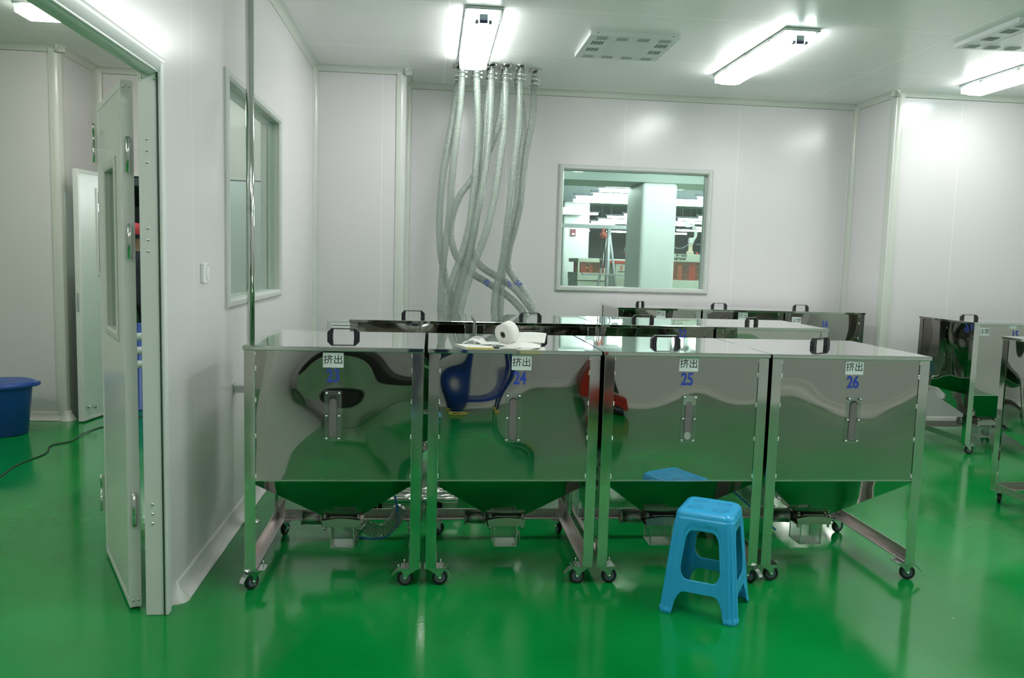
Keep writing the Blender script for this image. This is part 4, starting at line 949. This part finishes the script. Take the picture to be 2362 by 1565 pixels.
MB().box(-0.055, 0.055, -0.012, 0, -0.07, 0.07).build('plate', plain('sign_red', (0.22, 0.03, 0.05), 0.5), rs)
MB().box(-0.02, 0.035, -0.014, -0.012, -0.045, -0.01).build('white_mark', 'white_pl', rs)
# hall tube lights
ht = empty('hall_tube_light')
MB().box(-0.65, 0.65, -0.035, 0.035, 0.03, 0.075).build('batten', 'hub', ht)
MB().lathe([(0, -0.6), (0.027, -0.6), (0.027, 0.6), (0, 0.6)], (0, 0, 0.0), 'x', 12).build('tube', 'lamp_hall', ht)
rodm = MB()
for s in (-0.5, 0.5): rodm.box(s - 0.004, s + 0.004, -0.004, 0.004, 0.075, 0.93)
rodm.build('hanger_rods', 'hub', ht)
first = True; rows_y = [9.35, 10.1, 12.05, 12.9, 13.8, 14.5, 15.3, 19.2, 20.3, 21.8, 23.2, 24.7, 26.7, 29.6]
ordn = ['nearest', 'second', 'third', 'fourth', 'fifth', 'sixth', 'seventh', 'eighth', 'ninth', 'tenth', 'eleventh', 'twelfth', 'last but one', 'farthest']
coln = ['in the file nearest the columns', 'in the middle file', 'in the third file', 'in the file farthest right']
for j, y in enumerate(rows_y):
    for i, x in enumerate([3.27, 5.12, 6.97, 8.82]):
        o = ht if first else copy_tree(ht); first = False
        o.location = (x + (0.10 * math.sin(j * 2.1) if j > 1 else 0), y, 2.66)
        tag(o, 'tube light, %s row, %s' % (ordn[j], coln[i]), 'tube light', 'tube lights of the factory hall')
for (x, y, l) in [(-7.25, 21.1, 'hanging tube light glimpsed through the gap beside the open door leaf'), (-4.5, 14.5, 'hanging tube light in the left part of the hall near the doorway'), (-1.2, 12.2, 'hanging tube light above the column by the side room doorway'), (-10, 16, 'hanging tube light at the far left of the hall'), (-2.9, 9.1, 'extra tube light added outside the side room doorway to brighten the pale column'), (1.2, 10.0, 'hanging tube light just behind the back wall, above the window head')]:  # the one outside the side room doorway is added to brighten the column
    o = copy_tree(ht); o.location = (x, y, 3.2 if y > 12 else 2.9); tag(o, l, 'tube light', 'tube lights of the factory hall')

# injection moulding machines
M['cream'] = plain('machine_cream', (0.62, 0.66, 0.54), 0.4); M['ored'] = plain('machine_orange_red', (0.62, 0.075, 0.03), 0.4); M['oyel'] = plain('machine_yellow', (0.55, 0.33, 0.02), 0.4)
def machine(x, y, L, D, zs, label, writing):
    r = empty('moulding_machine', (x, y, 0)); tag(r, label, 'machine', 'moulding machines in the hall')
    z1, z2, z3 = zs
    MB().box(0, L, 0, D, 0, z1 - 0.14).build('base', 'cream', r, 0.01)
    MB().box(-0.01, L + 0.01, -0.03, D, z1 - 0.13, z1).build('lower_rail', 'cream', r, 0.006)
    MB().box(0, L, 0, D, z2, z3).build('top_band', 'cream', r, 0.008)
    MB().box(0.01, L - 0.01, 0.01, 0.016, z1, z2).build('amber_window', 'amber', r)
    c = MB()
    for xx in (0.0, L * 0.5, L - 0.03): c.box(xx, xx + 0.03, 0.0, 0.03, z1, z2)
    c.build('window_post', 'cream', r)
    p = MB(); xx = 0.08
    while xx < L - 0.25: p.box(xx, xx + 0.10, 0.15, D - 0.1, z1, z2); xx += 0.34
    p.build('platen', 'ored', r)
    q = MB()
    for zz in (z1 + (z2 - z1) * 0.25, z1 + (z2 - z1) * 0.75): q.lathe([(0, 0.02), (0.035, 0.02), (0.035, L - 0.02), (0, L - 0.02)], (0, 0.3, zz), 'x', 12)
    xx = 0.22
    while xx < L - 0.2: q.box(xx, xx + 0.07, 0.1, 0.13, z1, z2 - 0.05); xx += 0.40
    q.build('tie_bars', 'oyel', r)
    if writing:
        for (txt, tx, tz, ts) in writing: text_mesh(txt, ts, 'lettering', 'ink', r, (tx, -0.002, tz), (PI / 2, 0, 0), bold=0.002)
    return r
machine(3.55, 12.0, 2.4, 1.2, (1.265, 1.545, 1.665), 'cream moulding machine with amber windows at the right side of the back window', [('注塑机械', 0.24, 1.637, 0.045), ('MJTE600', 0.22, 1.588, 0.05), ('MJ2000', 0.62, 1.59, 0.035)])
machine(2.60, 14.2, 0.95, 1.0, (1.31, 1.50, 1.57), 'cream moulding machine with amber windows between the two hall columns', None)
cabn = empty('control_cabinet', (3.05, 13.2, 0)); tag(cabn, 'pale green control cabinet with a red mark between the hall columns', 'cabinet')
MB().box(0, 0.5, 0, 0.5, 0.0, 1.49).build('body', 'cream', cabn, 0.01)
MB().box(-0.16, 0.5, -0.02, 0.5, 1.495, 1.54).build('red_header', plain('header_red', (0.55, 0.06, 0.04), 0.4), cabn)
text_mesh('S', 0.09, 'red_mark', 'ored', cabn, (0.10, -0.003, 1.42), (PI / 2, 0.2, 0), bold=0.004)
text_mesh('鼎力', 0.07, 'lettering', 'ink', cabn, (0.24, -0.003, 1.425), (PI / 2, 0, 0), bold=0.002)
text_mesh('CHN MACHINE', 0.035, 'lettering', 'ink', cabn, (0.17, -0.003, 1.36), (PI / 2, 0, 0), bold=0.001)
# robot arm unit with hoses above the machine
ra = empty('robot_arm', (4.02, 12.3, 1.665)); tag(ra, 'white take-out robot arm with looping grey hoses above the moulding machine', 'robot arm')
MB().lathe([(0, 0), (0.05, 0), (0.06, 0.03), (0.03, 0.06), (0.03, 0.14), (0.045, 0.16), (0, 0.17)], (0, 0, 0), 'z', 16).build('base_unit', plain('robot_beige', (0.6, 0.5, 0.38), 0.4), ra)
MB().box(-0.03, 0.03, -0.03, 0.03, 0.17, 0.26).box(-0.09, -0.03, -0.025, 0.025, 0.42, 0.52).box(0.33, 0.40, -0.03, 0.03, 0.40, 0.62).build('joints', 'zinc', ra)
for k in range(3): MB().tube(smooth_path([(0.01 * k, 0, 0.16), (0.06 + 0.015 * k, 0, 0.3), (0.03 + 0.02 * k, 0, 0.42), (-0.06, 0, 0.50)], 0.03), 0.009, 8).build('cable_loop', plain('hose_white', (0.6, 0.62, 0.6), 0.5), ra)
MB().tube(smooth_path([(-0.35, 0, 0.14), (-0.2, 0, 0.09), (-0.08, 0, 0.12), (0, 0, 0.2)], 0.03), 0.008, 8).build('cable_loop', 'hub', ra)
MB().tube(smooth_path([(0.1, 0, 0.16), (0.25, 0, 0.18), (0.38, 0, 0.26), (0.42, 0, 0.42)], 0.03), 0.008, 8).build('cable_loop', 'hub', ra)
MB().lathe([(0, 0), (0.015, 0), (0.015, 0.035), (0, 0.035)], (0.11, 0, 0), 'z', 10).build('beacon', plain('beacon_red', (0.6, 0.03, 0.03), 0.4), ra)
pb = MB().box(3.66, 3.92, 13.4, 13.5, 1.5, 2.05).build('switch_cabinet', plain('cab_pale', (0.62, 0.66, 0.70), 0.4)); tag(pb, 'pale grey cabinet behind the moulding machine at the near column', 'cabinet')
pbs = MB().box(3.75, 3.83, 13.42, 13.48, 0, 1.5).build('post', 'hub', pb)
# A-frame hoist
M['alu'] = plain('gantry_grey', (0.42, 0.45, 0.46), 0.4, 0.6)
gf = empty('gantry_hoist', (2.76, 12.5, 0)); tag(gf, 'grey A-frame gantry with a chain hoist between the hall columns', 'hoist')
MB().tube([(0.0, 0, 0.1), (0.0, 0, 2.03)], 0.035, 10).build('post', 'alu', gf)
for s in (-1, 1): MB().tube([(s * 0.30, 0, 0.1), (s * 0.01, 0, 2.0)], 0.018, 8).build('brace', 'alu', gf)
MB().tube([(-0.30, 0, 0.1), (0.30, 0, 0.1)], 0.02, 8).build('foot_bar', 'alu', gf)
for s in (-0.3, 0.3): MB().lathe([(0, -0.02), (0.05, -0.02), (0.05, 0.02), (0, 0.02)], (s, 0, 0.05), 'y', 14).build('wheel', 'rubber', gf)
MB().box(-0.95, 0.35, -0.03, 0.03, 2.03, 2.09).build('beam', 'alu', gf)
MB().box(-0.40, 0.26, -0.05, 0.05, 1.30, 1.325).build('shelf', 'alu', gf)
hb_ = MB().lathe([(0, -0.055), (0.05, -0.04), (0.065, 0), (0.05, 0.04), (0, 0.055)], (-0.10, -0.06, 1.92), 'z', 14).box(-0.12, -0.08, -0.08, -0.04, 1.96, 2.03).build('hoist_body', plain('hoist_red', (0.5, 0.09, 0.05), 0.4), gf)
for q in (-0.14, -0.11, -0.07): MB().tube([(q, -0.06, 1.90), (q + 0.01, -0.06, 1.42)], 0.009, 6).build('chain', 'dark', gf)
mo = empty('chrome_valve', (3.02, 13.0, 1.54)); tag(mo, 'shiny metal valve on top of the control cabinet', 'valve')
mo.location = (3.30, 13.4, 1.54)
MB().lathe([(0, 0), (0.03, 0), (0.03, 0.08), (0.055, 0.1), (0.07, 0.16), (0.055, 0.22), (0, 0.24)], (0, 0, 0), 'z', 16).build('body', 'polished', mo)
MB().box(-0.12, 0.0, -0.02, 0.02, 0.12, 0.14).build('lever', 'black', mo)

# ================================================================== PEOPLE
def person_mesh(name, J, root_i, E, mat, parent=None):
    me = bpy.data.meshes.new(name); me.from_pydata([j[0] for j in J], E, [])
    o = bpy.data.objects.new(name, me); COL.objects.link(o)
    sk = o.modifiers.new('skin', 'SKIN'); sk.use_smooth_shade = True; sk.branch_smoothing = 0.6
    me.skin_vertices if False else None
    for i, j in enumerate(J):
        me.skin_vertices[0].data[i].radius = (j[1], j[1] if len(j) < 3 else j[2])
        me.skin_vertices[0].data[i].use_root = (i == root_i)
    o.modifiers.new('sub', 'SUBSURF').levels = 1; o.modifiers['sub'].render_levels = 2
    me.materials.append(mat)
    if parent: o.parent = parent
    return o
def cloth_skin(name, cloth, skin, zneck, hands):
    """clothing below the collar, skin above it and at the hands (garment boundaries in object space)"""
    m, nt, b = new_mat(name); b.inputs['Roughness'].default_value = 0.75
    tc = nt.nodes.new('ShaderNodeTexCoord'); sx = nt.nodes.new('ShaderNodeSeparateXYZ'); nt.links.new(tc.outputs['Object'], sx.inputs[0])
    g = nt.nodes.new('ShaderNodeMath'); g.operation = 'GREATER_THAN'; g.inputs[1].default_value = zneck; nt.links.new(sx.outputs[2], g.inputs[0])
    last = g.outputs[0]
    for h in hands:
        ds = nt.nodes.new('ShaderNodeVectorMath'); ds.operation = 'DISTANCE'; ds.inputs[1].default_value = h; nt.links.new(tc.outputs['Object'], ds.inputs[0])
        l = nt.nodes.new('ShaderNodeMath'); l.operation = 'LESS_THAN'; l.inputs[1].default_value = 0.105; nt.links.new(ds.outputs['Value'], l.inputs[0])
        mx = nt.nodes.new('ShaderNodeMath'); mx.operation = 'MAXIMUM'; nt.links.new(last, mx.inputs[0]); nt.links.new(l.outputs[0], mx.inputs[1]); last = mx.outputs[0]
    mix = nt.nodes.new('ShaderNodeMix'); mix.data_type = 'RGBA'; mix.inputs[6].default_value = (*cloth, 1); mix.inputs[7].default_value = (*skin, 1)
    nt.links.new(last, mix.inputs[0]); nt.links.new(mix.outputs[2], b.inputs['Base Color'])
    return m
def build_person(loc, rz, label, cloth, raised, hat=None, shoes=None):
    """a standing adult facing local +y"""
    root = empty('person', loc, rz); tag(root, label, 'person')
    J = [((0, 0, 0.96), 0.135, 0.10), ((0, 0, 1.12), 0.125, 0.095), ((0, -0.01, 1.30), 0.155, 0.11), ((0, -0.01, 1.42), 0.10, 0.08), ((0, 0.0, 1.50), 0.052), ((0, 0.015, 1.57), 0.070, 0.078), ((0, 0.015, 1.66), 0.080, 0.092), ((0, 0.0, 1.73), 0.055, 0.06)]
    E = [(0, 1), (1, 2), (2, 3), (3, 4), (4, 5), (5, 6), (6, 7)]
    for s in (-1, 1):
        b0 = len(J)
        J += [((s * 0.10, 0, 0.88), 0.088), ((s * 0.12, 0.01, 0.66), 0.075), ((s * 0.135, 0.02, 0.48), 0.056), ((s * 0.145, -0.01, 0.30), 0.052), ((s * 0.15, -0.02, 0.10), 0.040), ((s * 0.152, 0.02, 0.045), 0.038), ((s * 0.16, 0.13, 0.032), 0.032)]
        E += [(0, b0)] + [(b0 + k, b0 + k + 1) for k in range(6)]
    hands = []
    for s in (-1, 1):
        b0 = len(J)
        if raised: P = [((s * 0.18, -0.01, 1.40), 0.055), ((s * 0.25, 0.06, 1.22), 0.044), ((s * 0.26, 0.12, 1.12), 0.040), ((s * 0.17, 0.17, 1.30), 0.033), ((s * 0.105, 0.19, 1.42), 0.025), ((s * 0.085, 0.195, 1.47), 0.028, 0.018), ((s * 0.075, 0.20, 1.51), 0.026, 0.014)]
        else: P = [((s * 0.18, -0.01, 1.40), 0.055), ((s * 0.235, -0.01, 1.22), 0.045), ((s * 0.25, 0.0, 1.10), 0.040), ((s * 0.26, 0.05, 0.96), 0.033), ((s * 0.26, 0.09, 0.86), 0.025), ((s * 0.26, 0.11, 0.81), 0.018, 0.028), ((s * 0.26, 0.12, 0.77), 0.014, 0.026)]
        J += P; E += [(3, b0)] + [(b0 + k, b0 + k + 1) for k in range(6)]
        palm = Vector(P[-1][0]); hands.append(tuple(palm)); pi = len(J) - 1
        for f in range(4):
            off = (f - 1.5) * 0.017; ln_ = (0.028, 0.033, 0.031, 0.024)[f]
            b1 = len(J)
            if raised: J += [((palm.x - s * 0.004, palm.y + 0.006, palm.z + 0.010 + off), 0.0085), ((palm.x - s * ln_, palm.y + 0.020, palm.z + 0.010 + off), 0.008), ((palm.x - s * (ln_ + 0.022), palm.y + 0.010, palm.z + 0.010 + off), 0.007)]
            else: J += [((palm.x, palm.y + off, palm.z - 0.02), 0.0085), ((palm.x - s * 0.008, palm.y + off, palm.z - 0.02 - ln_), 0.008), ((palm.x - s * 0.02, palm.y + off, palm.z - 0.035 - ln_), 0.007)]
            E += [(pi, b1), (b1, b1 + 1), (b1 + 1, b1 + 2)]
        b1 = len(J); pb_ = pi - 1; q = Vector(P[-2][0])
        J += [((q.x - s * 0.022, q.y + 0.022, q.z), 0.0105), ((q.x - s * 0.040, q.y + 0.034, q.z - 0.012), 0.009)]; E += [(pb_, b1), (b1, b1 + 1)]
    skin = (0.52, 0.31, 0.21)
    body = person_mesh('body', J, 0, E, cloth_skin('clothes_and_skin', cloth, skin, 1.485, hands), root)
    # face
    for s in (-1, 1):
        MB().lathe([(0, -0.011), (0.009, -0.007), (0.012, 0), (0.009, 0.007), (0, 0.011)], (s * 0.031, 0.098, 1.628), 'y', 12).build('eye', 'white_pl', body)
        MB().lathe([(0, 0.0), (0.010, 0.0), (0.020, 0.008), (0.026, 0.012), (0.016, 0.02), (0, 0.016)], (s * 0.080, -0.005, 1.62), 'x', 12).build('ear', plain('skin', skin, 0.6), body)
    MB().prism([(0.095, 1.635), (0.125, 1.598), (0.095, 1.592)], 'x', -0.012, 0.012).build('nose', plain('skin', skin, 0.6), body, 0.004)
    MB().box(-0.022, 0.022, 0.090, 0.101, 1.560, 1.568).build('mouth', plain('lips', (0.35, 0.12, 0.10), 0.6), body, 0.002)
    hair = MB().lathe([(0.094, 1.625), (0.098, 1.66), (0.094, 1.71), (0.07, 1.755), (0.035, 1.775), (0, 1.78)], (0, -0.008, 0), 'z', 24); hair.build('hair', plain('black_hair', (0.012, 0.01, 0.01), 0.5), root)
    if hat:
        MB().lathe([(0.103, 1.67), (0.106, 1.70), (0.100, 1.74), (0.075, 1.785), (0.03, 1.80), (0, 1.802)], (0, -0.005, 0), 'z', 24).prism([(-0.08, 0.07), (-0.065, 0.16), (0, 0.185), (0.065, 0.16), (0.08, 0.07)], 'z', 1.668, 1.676).build('cap', plain('cap_cloth', hat, 0.6), root)
    if shoes:
        for s in (-1, 1):
            sh = person_mesh('shoe_cover', [((s * 0.152, -0.065, 0.048), 0.044), ((s * 0.155, 0.02, 0.052), 0.048), ((s * 0.162, 0.10, 0.042), 0.040), ((s * 0.168, 0.17, 0.036), 0.034), ((s * 0.15, -0.02, 0.13), 0.050)], 1, [(0, 1), (1, 2), (2, 3), (1, 4)], plain('shoe_cover_blue', shoes, 0.5), root)
    return root
ph = build_person((0.0, -0.24, 0), 0, 'person in navy work clothes and pale blue shoe covers holding a camera', (0.012, 0.018, 0.05), True, None, (0.16, 0.42, 0.62))
cmr = empty('camera_body', (0.0, -0.035, 1.50)); tag(cmr, 'black camera in the raised hands of the person in navy', 'camera')
MB().box(-0.065, 0.065, -0.045, 0.0, -0.045, 0.035).build('body', 'black', cmr, 0.008)
MB().box(-0.025, 0.025, -0.04, -0.004, 0.035, 0.055).build('viewfinder', 'black', cmr, 0.005)
MB().lathe([(0.0, 0.001), (0.036, 0.001), (0.036, 0.030), (0.032, 0.034), (0.030, 0.034), (0.030, 0.004), (0, 0.004)], (0, 0, -0.003), 'y', 28).build('lens', 'black', cmr)
build_person((-3.33, 9.5, -0.03 + 0.03), 0.6, 'person in a red cap and dark jacket beyond the side room doorway', (0.03, 0.035, 0.045), False, (0.60, 0.05, 0.06))

# equipment behind the camera that the bins mirror
M['bluep'] = plain('blue_paint', (0.012, 0.04, 0.24), 0.35); M['redp'] = plain('red_paint', (0.36, 0.02, 0.012), 0.35); M['yelw'] = plain('yellow_wheel', (0.62, 0.5, 0.10), 0.5)
rk = empty('blue_steel_frame', (0.62, -0.75, 0)); tag(rk, 'blue steel frame on yellow casters, seen mirrored in the bin marked 24', 'frame')
for (x, y) in [(-0.3, -0.2), (0.3, -0.2), (-0.3, 0.2), (0.3, 0.2)]:
    MB().tube([(x, y, 0.08), (x * 0.8, y, 1.1)], 0.02, 10).build('leg', 'bluep', rk)
    MB().lathe([(0.015, -0.015), (0.04, -0.015), (0.04, 0.015), (0.015, 0.015), (0.015, -0.015)], (x, y, 0.04), 'y', 18).build('caster', 'yelw', rk)
MB().box(-0.28, 0.28, -0.2, 0.2, 0.28, 0.33).box(-0.26, 0.26, -0.2, 0.2, 1.1, 1.14).build('shelf', 'bluep', rk, 0.005)
MB().obox((0.30, 0.21, 0.72), (0.10, 0, 0.03), (0, 0.02, 0), (-0.04, 0, 0.16)).build('yellow_panel', plain('pale_yellow', (0.6, 0.55, 0.3), 0.5), rk, 0.004)
pt = empty('red_pallet_truck', (1.75, -1.05, 0)); tag(pt, 'red hand pallet truck against the wall, seen mirrored in the bins marked 24 and 25', 'pallet truck')
MB().box(-0.22, -0.06, -0.35, 0.25, 0.07, 0.14).box(0.06, 0.22, -0.35, 0.25, 0.07, 0.14).box(-0.22, 0.22, 0.2, 0.32, 0.07, 0.26).build('fork', 'redp', pt, 0.01)
MB().lathe([(0, -0.1), (0.06, -0.1), (0.06, 0.1), (0, 0.1)], (0, 0.38, 0.06), 'x', 16).build('wheel', 'rubber', pt)
MB().tube([(0, 0.38, 0.3), (0, 0.30, 0.75), (0, 0.22, 1.15)], 0.022, 10).tube([(-0.14, 0.22, 1.15), (0.14, 0.22, 1.15)], 0.018, 8).build('tiller', 'redp', pt)
MB().box(-0.1, 0.1, 0.3, 0.44, 0.3, 0.52).build('pump', 'dark', pt, 0.01)
bn = empty('low_bench', (-0.62, -0.9, 0)); tag(bn, 'low steel box with a black top, seen mirrored in the bin marked 23', 'bench')
MB().box(-0.28, 0.28, -0.2, 0.2, 0.0, 0.30).build('box', 'leg', bn, 0.006)
MB().box(-0.30, 0.30, -0.22, 0.22, 0.30, 0.40).build('cushion', 'dark', bn, 0.02)
